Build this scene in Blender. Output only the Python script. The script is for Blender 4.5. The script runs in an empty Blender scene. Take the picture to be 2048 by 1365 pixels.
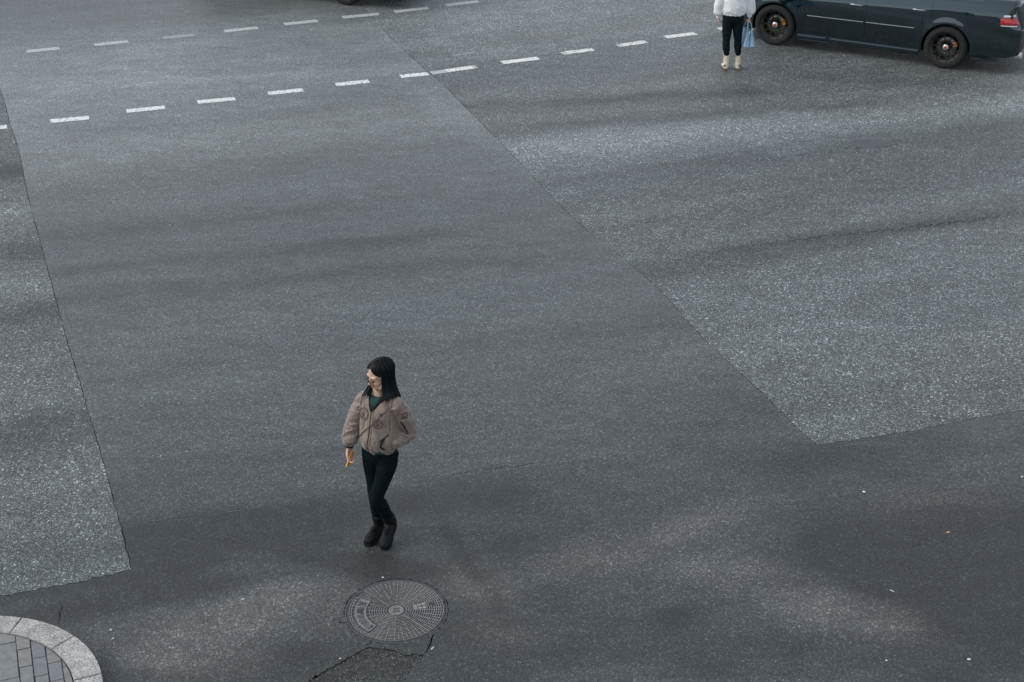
import bpy, bmesh, math, random
import numpy as np
from mathutils import Vector, Matrix, noise
from mathutils.geometry import delaunay_2d_cdt
from mathutils.bvhtree import BVHTree

random.seed(7)
np.random.seed(7)
SC = bpy.context.scene
COL = SC.collection

# ------------------------------------------------------------------ camera, world, sun
CAM_H, PITCH, FPX = 6.85, math.radians(27.6), 3000.0      # view from a footbridge
cam_d = bpy.data.cameras.new('camera')
cam = bpy.data.objects.new('camera', cam_d)
COL.objects.link(cam)
cam.location = (0, 0, CAM_H)
cam.rotation_euler = (math.pi / 2 - PITCH, 0, 0)
cam_d.sensor_width = 36
cam_d.lens = FPX / 2048 * 36
cam_d.clip_start = 0.1
cam_d.clip_end = 3000
SC.camera = cam

SUN_EL, SUN_AZ = math.radians(36), math.radians(-98)     # sun veiled, low on the left
world = bpy.data.worlds.new('World')
SC.world = world
world.use_nodes = True
wn, wl = world.node_tree.nodes, world.node_tree.links
wn.clear()
sky = wn.new('ShaderNodeTexSky')
sky.sky_type = 'NISHITA'
sky.sun_disc = False
sky.sun_elevation = SUN_EL
sky.sun_rotation = SUN_AZ
sky.air_density, sky.dust_density, sky.ozone_density = 1.0, 1.0, 1.5
hsv = wn.new('ShaderNodeHueSaturation')                   # overcast: a paler sky
hsv.inputs['Saturation'].default_value = 0.40
bgn = wn.new('ShaderNodeBackground')
bgn.inputs['Strength'].default_value = 0.13
won = wn.new('ShaderNodeOutputWorld')
wl.new(sky.outputs[0], hsv.inputs['Color'])
veil = wn.new('ShaderNodeMix')                            # thin even cloud over the whole dome
veil.data_type = 'RGBA'
veil.inputs[0].default_value = 0.55
veil.inputs[7].default_value = (4.6, 5.0, 5.5, 1)
wl.new(hsv.outputs[0], veil.inputs[6])
wl.new(veil.outputs[2], bgn.inputs['Color'])
wl.new(bgn.outputs[0], won.inputs['Surface'])

sun_d = bpy.data.lights.new('sun', 'SUN')
sun = bpy.data.objects.new('sun', sun_d)
COL.objects.link(sun)
sun_d.energy = 1.2
sun_d.angle = math.radians(35)
sun_d.color = (1.0, 0.94, 0.86)
sdir = Vector((math.sin(SUN_AZ) * math.cos(SUN_EL), math.cos(SUN_AZ) * math.cos(SUN_EL), math.sin(SUN_EL)))
sun.rotation_euler = (-sdir).to_track_quat('-Z', 'Y').to_euler()

SC.view_settings.view_transform = 'Standard'
SC.view_settings.look = 'None'
SC.view_settings.exposure = 0.60
SC.view_settings.gamma = 1.0

# ------------------------------------------------------------------ helpers
S_, C_ = math.sin(PITCH), math.cos(PITCH)


def G(px, py, z=0.0):
    """point of the plane at height z that the survey picture shows at (px, py)"""
    u, v = px - 1024, py - 682.5
    d = (u, FPX * C_ - v * S_, -FPX * S_ - v * C_)
    t = (z - CAM_H) / d[2]
    return Vector((d[0] * t, d[1] * t, z))


def link(name, me, mat=None, parent=None, smooth=False, loc=None):
    o = bpy.data.objects.new(name, me)
    COL.objects.link(o)
    if mat is not None and me is not None:
        me.materials.clear()
        for m in (mat if isinstance(mat, (list, tuple)) else [mat]):
            me.materials.append(m)
    if parent is not None:
        o.parent = parent
    if smooth and me is not None:
        me.polygons.foreach_set('use_smooth', [True] * len(me.polygons))
    if loc is not None:
        o.location = loc
    return o


def obj(name, bm, mat=None, parent=None, smooth=False, loc=None):
    me = bpy.data.meshes.new(name)
    bmesh.ops.recalc_face_normals(bm, faces=bm.faces[:])
    bm.to_mesh(me)
    bm.free()
    return link(name, me, mat, parent, smooth, loc)


def empty(name, loc=(0, 0, 0), rz=0.0):
    o = bpy.data.objects.new(name, None)
    o.empty_display_size = 0.1
    COL.objects.link(o)
    o.location = loc
    o.rotation_euler = (0, 0, rz)
    return o


def tag(o, label=None, cat=None, group=None, kind=None):
    if label: o['label'] = label
    if cat: o['category'] = cat
    if group: o['group'] = group
    if kind: o['kind'] = kind
    return o


def kids(o):
    return [c for c in COL.objects if c.parent == o]


def copy_tree(o, parent=None):
    c = o.copy()
    COL.objects.link(c)
    c.parent = parent
    for ch in kids(o):
        copy_tree(ch, c)
    return c


def nd(nt, typ, **kw):
    n = nt.nodes.new(typ)
    for k, v in kw.items():
        if k.startswith('i_'):
            key = k[2:]
            key = int(key) if key.isdigit() else key.replace('_', ' ')
            n.inputs[key].default_value = v
        else:
            setattr(n, k, v)
    return n


def ramp(nt, stops, interp='LINEAR'):
    r = nt.nodes.new('ShaderNodeValToRGB')
    r.color_ramp.interpolation = interp
    e = r.color_ramp.elements
    while len(e) < len(stops):
        e.new(0.5)
    for el, (p, c) in zip(e, stops):
        el.position = p
        el.color = (c, c, c, 1) if not isinstance(c, (tuple, list)) else (*c, 1)
    return r


def mat(name, col, rough=0.6, metal=0.0, var=0.12, scale=30.0, bump=0.0, bscale=None, coat=0.0, spec=0.5, sheen=0.0,
        emit=None, rvar=0.0):
    """principled material whose colour, roughness and relief wander with noise"""
    m = bpy.data.materials.new(name)
    m.use_nodes = True
    nt = m.node_tree
    p = nt.nodes['Principled BSDF']
    p.inputs['Roughness'].default_value = rough
    p.inputs['Metallic'].default_value = metal
    p.inputs['Specular IOR Level'].default_value = spec
    p.inputs['Coat Weight'].default_value = coat
    p.inputs['Coat Roughness'].default_value = 0.04
    p.inputs['Sheen Weight'].default_value = sheen
    tc = nd(nt, 'ShaderNodeTexCoord')
    nz = nd(nt, 'ShaderNodeTexNoise', i_Scale=scale, i_Detail=6.0, i_Roughness=0.6)
    nt.links.new(tc.outputs['Object'], nz.inputs['Vector'])
    a = [max(0, c * (1 - var * 2)) for c in col]
    b = [min(1, c * (1 + var * 2)) for c in col]
    r = ramp(nt, [(0.25, tuple(a)), (0.75, tuple(b))])
    nt.links.new(nz.outputs['Fac'], r.inputs['Fac'])
    nt.links.new(r.outputs['Color'], p.inputs['Base Color'])
    if rvar:
        rr = ramp(nt, [(0.3, max(0, rough - rvar)), (0.7, min(1, rough + rvar))])
        nt.links.new(nz.outputs['Fac'], rr.inputs['Fac'])
        nt.links.new(rr.outputs['Color'], p.inputs['Roughness'])
    if bump:
        n2 = nd(nt, 'ShaderNodeTexNoise', i_Scale=bscale or scale * 4, i_Detail=4.0)
        nt.links.new(tc.outputs['Object'], n2.inputs['Vector'])
        bp = nd(nt, 'ShaderNodeBump', i_Strength=bump, i_Distance=0.01)
        nt.links.new(n2.outputs['Fac'], bp.inputs['Height'])
        nt.links.new(bp.outputs['Normal'], p.inputs['Normal'])
    if emit:
        p.inputs['Emission Color'].default_value = (*emit[0], 1)
        p.inputs['Emission Strength'].default_value = emit[1]
    return m


def bm_box(bm, c, s, rot=None, bev=0.0):
    """box centred at c with sizes s, optionally rotated by a 3x3"""
    hx, hy, hz = s[0] / 2, s[1] / 2, s[2] / 2
    vs = []
    for x, y, z in ((-1, -1, -1), (1, -1, -1), (1, 1, -1), (-1, 1, -1), (-1, -1, 1), (1, -1, 1), (1, 1, 1), (-1, 1, 1)):
        v = Vector((x * hx, y * hy, z * hz))
        if rot is not None: v = rot @ v
        vs.append(bm.verts.new(v + Vector(c)))
    fs = [bm.faces.new([vs[i] for i in q]) for q in ((0, 3, 2, 1), (4, 5, 6, 7), (0, 1, 5, 4), (1, 2, 6, 5), (2, 3, 7, 6), (3, 0, 4, 7))]
    if bev:
        es = list({e for f in fs for e in f.edges})
        bmesh.ops.bevel(bm, geom=es, offset=bev, segments=2, affect='EDGES', profile=0.6)


def bm_prism(bm, poly, z0, z1, bev=0.0):
    """upright prism on a 2-D outline"""
    a = [bm.verts.new((p[0], p[1], z0)) for p in poly]
    b = [bm.verts.new((p[0], p[1], z1)) for p in poly]
    n = len(poly)
    for i in range(n):
        bm.faces.new((a[i], a[(i + 1) % n], b[(i + 1) % n], b[i]))
    bm.faces.new(a[::-1])
    top = bm.faces.new(b)
    if bev:
        bmesh.ops.bevel(bm, geom=list(top.edges), offset=bev, segments=2, affect='EDGES', profile=0.6)


def spline(pts, sub):
    """Catmull-Rom through rows of numbers"""
    P = np.array(pts, float)
    if len(P) < 3 or sub <= 1:
        out = []
        for i in range(len(P) - 1):
            for k in range(sub):
                out.append(P[i] + (P[i + 1] - P[i]) * k / sub)
        out.append(P[-1])
        return np.array(out)
    Q = np.vstack([2 * P[0] - P[1], P, 2 * P[-1] - P[-2]])
    out = []
    for i in range(1, len(Q) - 2):
        p0, p1, p2, p3 = Q[i - 1], Q[i], Q[i + 1], Q[i + 2]
        for k in range(sub):
            t = k / sub
            out.append(0.5 * (2 * p1 + (p2 - p0) * t + (2 * p0 - 5 * p1 + 4 * p2 - p3) * t * t + (3 * p1 - p0 - 3 * p2 + p3) * t ** 3))
    out.append(P[-1])
    return np.array(out)


def bm_tube(bm, ctrl, side=(1, 0, 0), n=14, sub=4, dome=True, closed=False):
    """loft of ellipses along a spline; ctrl rows: x, y, z, r_side, r_other"""
    rows = [(*c, c[3]) if len(c) == 4 else c for c in ctrl]
    if closed:
        rows = rows + [rows[0]]
    L = spline(rows, sub)
    if closed:
        L = L[:-1]
    m = len(L)
    pts, rad = L[:, :3], np.maximum(L[:, 3:5], 1e-4)
    rings = []

    def ring(p, T, ra, rb):
        T = Vector(T).normalized()
        S = Vector(side) - T * Vector(side).dot(T)
        if S.length < 1e-3:
            S = T.orthogonal()
        S.normalize()
        O = T.cross(S)
        return [bm.verts.new(Vector(p) + S * (math.cos(2 * math.pi * k / n) * ra) + O * (math.sin(2 * math.pi * k / n) * rb)) for k in range(n)]
    for i in range(m):
        if closed:
            T = pts[(i + 1) % m] - pts[i - 1]
        else:
            T = pts[min(i + 1, m - 1)] - pts[max(i - 1, 0)]
        T = T / (np.linalg.norm(T) + 1e-12)
        if i == 0 and dome and not closed:
            r = rad[0].mean()
            for a in (0.35, 0.7):
                rings.append(ring(pts[0] - T * r * 0.6 * (1 - a * a) ** .5, T, rad[0, 0] * a, rad[0, 1] * a))
        rings.append(ring(pts[i], T, rad[i, 0], rad[i, 1]))
        if i == m - 1 and dome and not closed:
            r = rad[-1].mean()
            for a in (0.7, 0.35):
                rings.append(ring(pts[-1] + T * r * 0.6 * (1 - a * a) ** .5, T, rad[-1, 0] * a, rad[-1, 1] * a))
    k = len(rings)
    for i in range(k if closed else k - 1):
        a, b = rings[i], rings[(i + 1) % k]
        for j in range(n):
            bm.faces.new((a[j], a[(j + 1) % n], b[(j + 1) % n], b[j]))
    if not closed:
        bm.faces.new(rings[0][::-1])
        bm.faces.new(rings[-1])


def bm_ball(bm, c, r, frame=None, u=14, v=9):
    """ellipsoid with radii r along the columns of frame"""
    M = Matrix.Diagonal((r[0], r[1], r[2])) if not isinstance(r, (int, float)) else Matrix.Diagonal((r, r, r))
    if frame is not None:
        M = frame @ M
    bmesh.ops.create_uvsphere(bm, u_segments=u, v_segments=v, radius=1.0, matrix=Matrix.Translation(Vector(c)) @ M.to_4x4())


def bm_lathe(bm, prof, n=40, axis='Y', c=(0, 0, 0), closed=False):
    """revolve (radius, offset) pairs about an axis"""
    rings = []
    for r, h in prof:
        vs = []
        for k in range(n):
            a = 2 * math.pi * k / n
            x, z = r * math.cos(a), r * math.sin(a)
            p = (x, h, z) if axis == 'Y' else (x, z, h)
            vs.append(bm.verts.new(Vector(p) + Vector(c)))
        rings.append(vs)
    m = len(rings)
    for i in range(m if closed else m - 1):
        a, b = rings[i], rings[(i + 1) % m]
        for k in range(n):
            bm.faces.new((a[k], a[(k + 1) % n], b[(k + 1) % n], b[k]))
    return rings


def remesh(bm, voxel, smooth=4, factor=0.5, displace=None, name='shape'):
    """fuse overlapping closed shapes into one continuous surface"""
    bmesh.ops.recalc_face_normals(bm, faces=bm.faces[:])
    me = bpy.data.meshes.new('fuse')
    bm.to_mesh(me)
    bm.free()
    o = bpy.data.objects.new('fuse', me)
    COL.objects.link(o)
    md = o.modifiers.new('r', 'REMESH')
    md.mode = 'VOXEL'
    md.voxel_size = voxel
    if smooth:
        ms = o.modifiers.new('s', 'SMOOTH')
        ms.factor = factor
        ms.iterations = smooth
    bpy.context.view_layer.update()
    dg = bpy.context.evaluated_depsgraph_get()
    out = bpy.data.meshes.new_from_object(o.evaluated_get(dg))
    bpy.data.objects.remove(o)
    bpy.data.meshes.remove(me)
    out.name = name
    if displace:
        nv = len(out.vertices)
        co = np.empty(nv * 3); no = np.empty(nv * 3)
        out.vertices.foreach_get('co', co)
        out.vertices.foreach_get('normal', no)
        co = co.reshape(-1, 3); no = no.reshape(-1, 3)
        d = np.array([displace(Vector(c), Vector(q)) for c, q in zip(co, no)])
        co = co + no * d[:, None]
        out.vertices.foreach_set('co', co.ravel())
        out.update()
    return out


def bvh_of(*objs):
    """ray-cast tree over objects, in their shared parent's coordinates"""
    vs, ps = [], []
    for o in objs:
        k = len(vs)
        vs += [v.co.copy() for v in o.data.vertices]
        ps += [[i + k for i in p.vertices] for p in o.data.polygons]
    return BVHTree.FromPolygons(vs, ps)


def text_mesh(body, size, extrude):
    cu = bpy.data.curves.new('glyph', 'FONT')
    cu.body = body
    cu.size = size
    cu.extrude = extrude
    cu.resolution_u = 3
    cu.align_x = 'CENTER'
    cu.align_y = 'CENTER'
    o = bpy.data.objects.new('glyph', cu)
    COL.objects.link(o)
    bpy.context.view_layer.update()
    dg = bpy.context.evaluated_depsgraph_get()
    me = bpy.data.meshes.new_from_object(o.evaluated_get(dg))
    bpy.data.objects.remove(o)
    return me
# ------------------------------------------------------------------ asphalt
def asphalt_mat(name, cell, bright, light, rough, contrast, bumpd):
    """bitumen whose tint comes from the mesh's wear attribute, with stones showing through"""
    m = bpy.data.materials.new(name)
    m.use_nodes = True
    nt = m.node_tree
    L = nt.links.new
    p = nt.nodes['Principled BSDF']
    p.inputs['Specular IOR Level'].default_value = 0.5
    tc = nd(nt, 'ShaderNodeTexCoord')
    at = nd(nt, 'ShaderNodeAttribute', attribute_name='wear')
    v1 = nd(nt, 'ShaderNodeTexVoronoi', i_Scale=cell)
    v2 = nd(nt, 'ShaderNodeTexVoronoi', i_Scale=cell * 0.47)
    n1 = nd(nt, 'ShaderNodeTexNoise', i_Scale=cell * 0.8, i_Detail=4.0)
    n2 = nd(nt, 'ShaderNodeTexNoise', i_Scale=5.0, i_Detail=9.0, i_Roughness=0.68)
    mp = nd(nt, 'ShaderNodeMapping')                       # dirt is dragged along the lanes
    mp.inputs['Rotation'].default_value = (0, 0, -math.radians(23.5))
    mp.inputs['Scale'].default_value = (.38, 1.25, 1)
    L(tc.outputs['Object'], mp.inputs['Vector'])
    L(mp.outputs['Vector'], n2.inputs['Vector'])
    for n in (v1, v2, n1):
        L(tc.outputs['Object'], n.inputs['Vector'])
    s1 = nd(nt, 'ShaderNodeSeparateColor')
    L(v1.outputs['Color'], s1.inputs[0])
    s2 = nd(nt, 'ShaderNodeSeparateColor')
    L(v2.outputs['Color'], s2.inputs[0])
    r1 = ramp(nt, [(0.0, 1 - contrast), (bright, 1.0), (min(.985, bright + .10), 1 + light * .35), (1.0, 1 + light)])
    L(s1.outputs[0], r1.inputs['Fac'])
    r2 = ramp(nt, [(0.0, 1 - contrast * .8), (.85, 1.0), (1.0, 1 + light * .5)])
    L(s2.outputs[1], r2.inputs['Fac'])
    r3 = ramp(nt, [(0.3, 1 - contrast * .55), (.7, 1 + contrast * .5)])
    L(n1.outputs['Fac'], r3.inputs['Fac'])
    r4 = ramp(nt, [(0.28, .76), (.5, 1.0), (.72, 1.26)])
    L(n2.outputs['Fac'], r4.inputs['Fac'])
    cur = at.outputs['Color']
    for r in (r1, r2, r3, r4):
        x = nd(nt, 'ShaderNodeMix', data_type='RGBA', blend_type='MULTIPLY')
        x.clamp_result = False
        x.inputs[0].default_value = 1.0
        L(cur, x.inputs[6])
        L(r.outputs['Color'], x.inputs[7])
        cur = x.outputs[2]
    L(cur, p.inputs['Base Color'])
    rr = ramp(nt, [(0.0, rough + .12), (1.0, rough - .12)])
    L(s1.outputs[1], rr.inputs['Fac'])
    L(rr.outputs['Color'], p.inputs['Roughness'])
    ad = nd(nt, 'ShaderNodeMath', operation='ADD')
    L(v1.outputs['Distance'], ad.inputs[0])
    L(n1.outputs['Fac'], ad.inputs[1])
    bp = nd(nt, 'ShaderNodeBump', i_Strength=0.55, i_Distance=bumpd)
    bp.invert = True
    L(ad.outputs[0], bp.inputs['Height'])
    L(bp.outputs['Normal'], p.inputs['Normal'])
    return m


M_FINE = asphalt_mat('fine asphalt', 150, .90, 1.7, .46, .60, .005)
M_COARSE = asphalt_mat('coarse worn asphalt', 125, .74, 2.6, .52, .52, .007)
M_APRON = asphalt_mat('dusty asphalt', 150, .93, 1.6, .50, .58, .005)
M_RUBBLE = asphalt_mat('broken asphalt', 90, .90, 1.6, .75, .55, .012)
M_BASE = mat('bare roadbed', (.026, .028, .030), .9, var=.3, scale=40, bump=.6)

LANE = math.radians(23.5)
CL, SL = math.cos(LANE), math.sin(LANE)

# wear streaks along the lanes, and broad belts painting far light and near dimness: two ends in the survey picture, half width in metres, strength
STREAKS = {
    'mid': [((-200, 190), (1100, 40), 3.2, .50), ((-100, 300), (1100, 210), 1.8, .28), ((-200, 1090), (1500, 880), 1.2, -.15), ((0, 1330), (2060, 1180), 1.5, -.19), ((1750, 1130), (2400, 1040), 1.3, -.24), ((40, 278), (620, 222), .22, -.11), ((90, 478), (700, 415), .25, -.12), ((110, 548), (820, 478), .22, -.16),  # broad leading belts paint far sky sheen and near dimness into the colour
            ((130, 600), (1000, 520), .22, -.12), ((100, 330), (960, 235), .6, .10), ((120, 420), (1050, 330), .45, .06),
            ((800, 160), (1040, 330), .18, .08), ((150, 690), (1350, 560), .35, .05), ((200, 760), (1350, 640), .3, -.08),
            ((200, 850), (1500, 740), .5, -.05), ((200, 170), (800, 140), .35, .14), ((-20, 180), (640, 120), .3, -.06),
            ((60, 60), (700, 10), .5, -.07), ((160, 130), (420, 165), .12, .16), ((280, 170), (560, 150), .12, .18),
            ((240, 960), (1500, 820), .4, -.05)],
    'coarse': [((700, 40), (1700, -10), 3.2, .30), ((1000, 290), (2060, 190), 1.2, .24), ((930, 215), (1500, 185), .3, -.32), ((1000, 266), (1720, 205), .28, -.36), ((1010, 305), (2060, 205), .5, .22),  # broad leading belts paint the far road's sky brightness into the colour
               ((1090, 362), (1480, 318), .3, -.22), ((1150, 430), (1500, 395), .25, .10), ((1450, 300), (2060, 255), .5, -.08),
               ((1250, 560), (1700, 500), .3, -.14), ((1400, 508), (2060, 428), .22, -.26), ((1300, 640), (2060, 520), .6, .12),
               ((1460, 720), (2060, 640), .5, .08), ((1580, 830), (2060, 760), .3, -.10), ((1500, 150), (1950, 175), .3, -.18),
               ((800, 60), (1500, 30), .6, .04), ((790, 85), (1100, 110), .35, .16),
               ((-60, 348), (60, 343), .32, -.42), ((-60, 432), (80, 420), .4, .30), ((-60, 520), (92, 500), .35, -.30),
               ((-60, 585), (105, 565), .3, .20), ((-60, 645), (120, 622), .22, -.30), ((-60, 740), (150, 700), .3, .06),
               ((-60, 872), (190, 830), .25, -.30), ((-60, 1000), (230, 960), .35, .18), ((-60, 1120), (260, 1090), .2, -.15)],
    'apron': [((-80, 1200), (330, 1140), .16, -.38), ((280, 1095), (620, 1075), .22, -.30), ((300, 1060), (1000, 1000), .3, -.14),
              ((100, 1235), (420, 1180), .14, -.20), ((620, 1120), (860, 1150), .14, -.22), ((1600, 930), (2060, 870), .35, -.10),
              ((900, 1080), (960, 1180), .08, -.20)],
}
# dust and dark patches: centre, half length, half width, turn, strength, brown share
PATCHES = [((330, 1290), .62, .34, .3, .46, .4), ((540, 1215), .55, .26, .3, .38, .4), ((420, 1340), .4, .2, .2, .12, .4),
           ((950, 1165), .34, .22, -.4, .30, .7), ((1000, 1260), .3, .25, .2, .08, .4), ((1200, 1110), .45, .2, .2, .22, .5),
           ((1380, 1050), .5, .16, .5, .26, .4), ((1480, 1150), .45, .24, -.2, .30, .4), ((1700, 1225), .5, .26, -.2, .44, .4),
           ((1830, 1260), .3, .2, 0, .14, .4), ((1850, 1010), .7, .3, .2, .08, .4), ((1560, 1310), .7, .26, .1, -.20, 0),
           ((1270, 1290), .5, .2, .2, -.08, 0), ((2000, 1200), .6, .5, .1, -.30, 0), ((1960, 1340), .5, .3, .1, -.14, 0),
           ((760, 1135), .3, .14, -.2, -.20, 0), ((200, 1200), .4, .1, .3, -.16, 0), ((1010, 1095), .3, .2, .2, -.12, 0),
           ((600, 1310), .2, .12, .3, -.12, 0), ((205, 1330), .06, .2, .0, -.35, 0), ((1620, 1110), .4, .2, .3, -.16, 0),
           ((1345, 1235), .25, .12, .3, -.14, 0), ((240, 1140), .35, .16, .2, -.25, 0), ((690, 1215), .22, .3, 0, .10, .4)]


def vnoise(x, y, seed):
    """smooth value noise on arrays"""
    xi, yi = np.floor(x).astype(int), np.floor(y).astype(int)
    fx, fy = x - xi, y - yi
    fx, fy = fx * fx * (3 - 2 * fx), fy * fy * (3 - 2 * fy)

    def h(a, b):
        n = (a * 374761393 + b * 668265263 + seed * 974711) & 0x7fffffff
        n = ((n ^ (n >> 13)) * 1274126177) & 0x7fffffff
        return ((n ^ (n >> 16)) & 0xffff) / 65535.0
    return (h(xi, yi) * (1 - fx) + h(xi + 1, yi) * fx) * (1 - fy) + (h(xi, yi + 1) * (1 - fx) + h(xi + 1, yi + 1) * fx) * fy


def wear_light_colour(x, y, kind, base):  # lane wear and dust, plus the light painted in by the broad belts
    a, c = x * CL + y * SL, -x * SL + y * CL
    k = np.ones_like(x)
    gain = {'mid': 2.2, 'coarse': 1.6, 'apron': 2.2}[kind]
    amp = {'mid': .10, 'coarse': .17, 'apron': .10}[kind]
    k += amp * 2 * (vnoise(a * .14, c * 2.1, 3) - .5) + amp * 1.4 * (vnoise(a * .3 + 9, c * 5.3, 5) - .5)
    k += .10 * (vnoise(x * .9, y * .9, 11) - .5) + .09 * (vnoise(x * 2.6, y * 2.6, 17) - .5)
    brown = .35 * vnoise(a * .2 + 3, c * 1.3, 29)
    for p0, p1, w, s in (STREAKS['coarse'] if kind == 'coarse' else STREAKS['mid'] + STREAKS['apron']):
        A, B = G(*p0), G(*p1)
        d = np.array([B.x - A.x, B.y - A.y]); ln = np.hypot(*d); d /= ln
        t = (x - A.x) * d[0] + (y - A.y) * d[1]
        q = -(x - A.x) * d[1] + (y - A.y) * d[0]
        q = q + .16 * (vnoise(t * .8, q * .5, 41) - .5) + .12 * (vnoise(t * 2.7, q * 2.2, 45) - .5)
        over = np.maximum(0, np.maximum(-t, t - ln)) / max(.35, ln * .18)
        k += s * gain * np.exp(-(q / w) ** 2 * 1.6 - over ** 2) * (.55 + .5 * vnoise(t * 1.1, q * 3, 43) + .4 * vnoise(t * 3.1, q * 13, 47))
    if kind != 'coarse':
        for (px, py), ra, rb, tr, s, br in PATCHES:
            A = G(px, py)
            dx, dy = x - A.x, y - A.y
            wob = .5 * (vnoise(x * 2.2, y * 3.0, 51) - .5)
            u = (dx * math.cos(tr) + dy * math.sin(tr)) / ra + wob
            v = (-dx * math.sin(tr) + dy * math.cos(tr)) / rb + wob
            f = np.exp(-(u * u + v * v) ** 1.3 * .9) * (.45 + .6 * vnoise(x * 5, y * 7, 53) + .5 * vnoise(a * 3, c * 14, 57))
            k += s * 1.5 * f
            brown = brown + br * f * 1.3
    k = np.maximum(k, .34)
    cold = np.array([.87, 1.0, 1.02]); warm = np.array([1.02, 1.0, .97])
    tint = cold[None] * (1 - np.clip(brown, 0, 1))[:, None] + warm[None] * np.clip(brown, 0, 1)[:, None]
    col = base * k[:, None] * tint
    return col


def inside(P, poly):
    x, y = P[:, 0], P[:, 1]
    r = np.zeros(len(P), bool)
    n = len(poly)
    for i in range(n):
        x0, y0 = poly[i]; x1, y1 = poly[(i + 1) % n]
        if y0 == y1: continue
        c = ((y0 > y) != (y1 > y)) & (x < (x1 - x0) * (y - y0) / (y1 - y0) + x0)
        r ^= c
    return r


def jag(pts, step, amp, seed):
    """polyline resampled at step with a ragged edge"""
    rnd = random.Random(seed)
    out = []
    for (x0, y0), (x1, y1) in zip(pts[:-1], pts[1:]):
        ln = math.hypot(x1 - x0, y1 - y0)
        k = max(1, int(ln / step))
        nx, ny = -(y1 - y0) / (ln + 1e-9), (x1 - x0) / (ln + 1e-9)
        for i in range(k):
            t = i / k
            j = rnd.gauss(0, amp) if not (i == 0 and not out) else 0
            out.append((x0 + (x1 - x0) * t + nx * j, y0 + (y1 - y0) * t + ny * j))
    out.append(pts[-1])
    return out


def sheet(name, outline, holes, matl, kind, base, step, z=0.0):
    """flat sheet with the outline's ragged rim, cut by its holes, with a dense inside for the wear and painted-light tint"""
    pts, edges = [], []
    for poly in [outline] + holes:
        k = len(pts)
        pts += [Vector(p) for p in poly]
        edges += [(k + i, k + (i + 1) % len(poly)) for i in range(len(poly))]
    O = np.array(outline)
    gx = np.arange(max(O[:, 0].min(), -11), min(O[:, 0].max(), 11), step)
    gy = np.arange(max(O[:, 1].min(), 6.0), min(O[:, 1].max(), 31), step)
    X, Y = np.meshgrid(gx, gy)
    Q = np.c_[X.ravel(), Y.ravel()] + np.random.uniform(-.2, .2, (X.size, 2)) * step
    ok = inside(Q, outline)
    for h in holes: ok &= ~inside(Q, h)
    pts += [Vector(p) for p in Q[ok]]
    vs, _, fs, _, _, _ = delaunay_2d_cdt(pts, edges, [], 0, 1e-5)
    V = np.array([(v.x, v.y) for v in vs])
    F = np.array([f for f in fs if len(f) == 3])
    cen = V[F].mean(1)
    ok = inside(cen, outline)
    for h in holes: ok &= ~inside(cen, h)
    F = F[ok]
    me = bpy.data.meshes.new(name)
    me.from_pydata([(v[0], v[1], z) for v in V], [], [tuple(int(i) for i in f) for f in F])
    col = wear_light_colour(V[:, 0], V[:, 1], kind, base)
    ca = me.color_attributes.new('wear', 'FLOAT_COLOR', 'POINT')  # holds real wear together with the painted far-to-near light
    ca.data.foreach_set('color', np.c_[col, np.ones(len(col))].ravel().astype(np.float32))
    bm = bmesh.new()
    bm.from_mesh(me)
    bmesh.ops.delete(bm, geom=[v for v in bm.verts if not v.link_faces], context='VERTS')
    # turn the rim down so the joints have depth
    rim = [e for e in bm.edges if e.is_boundary]
    r = bmesh.ops.extrude_edge_only(bm, edges=rim)
    for v in [g for g in r['geom'] if isinstance(g, bmesh.types.BMVert)]:
        v.co.z -= .03
    bm.normal_update()
    for f in bm.faces:
        if abs(f.normal.z) > .5 and f.normal.z < 0: f.normal_flip()
    bm.to_mesh(me); bm.free()
    return tag(link(name, me, matl), kind='structure')


def px(*pp):
    return [tuple(G(*p)[:2]) for p in pp]


def shift(pl, d):
    return [(x + d, y) for x, y in pl]


# ground to the horizon, a little below the surfaced road
bm = bmesh.new()
bm_prism(bm, [(-900, -300), (900, -300), (900, 1500), (-900, 1500)], -.30, -.028)
tag(obj('ground', bm, M_BASE), kind='structure')

seamA = px((-60, 10), (0, 178), (20, 250), (37, 300), (57, 400), (80, 485), (103, 570), (122, 640), (140, 705), (153, 745), (175, 820), (205, 920), (235, 1030), (250, 1090), (262, 1140))
seamB = px((700, -30), (722, 10), (755, 45), (785, 80), (845, 135), (870, 155), (920, 205), (975, 260), (1015, 300), (1090, 380), (1150, 440), (1200, 482), (1265, 532), (1330, 592), (1400, 670), (1470, 737), (1540, 802), (1590, 852), (1632, 890))
edgeL = px((262, 1140), (200, 1155), (115, 1172), (0, 1192), (-300, 1240), (-1500, 1420))
edgeR = px((1632, 890), (1690, 882), (1750, 874), (1850, 857), (1950, 836), (2048, 820), (2300, 775), (3500, 600))
jointC = px((255, 1058), (400, 1036), (500, 1020), (700, 985), (860, 960), (950, 948), (1050, 936), (1110, 929), (1250, 910), (1400, 893), (1560, 884), (1632, 891))



def smooth_line(pts, sub=4):
    return [tuple(p) for p in spline(pts, sub)]


def parted(pl, lo, hi, seed):
    """the same broken edge a varying few millimetres further right"""
    return [(x + lo + (hi - lo) * (.5 + .9 * noise.noise(Vector((y * 2.1, seed, 0)))) + .0012 * math.sin(i * 7.3), y) for i, (x, y) in enumerate(pl)]


a_l = jag(smooth_line(seamA), .04, .0035, 1); a_r = parted(a_l, .002, .010, 1)
b_l = jag(smooth_line(seamB), .04, .0035, 3); b_r = parted(b_l, .002, .013, 2)
e_l = jag(edgeL, .04, .008, 5)
e_r = jag(edgeR, .04, .006, 6)
c_up = jag(jointC, .04, .005, 7)
c_lo = [(x, y - .0015) for x, y in c_up]
FAR = 46.0


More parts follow.
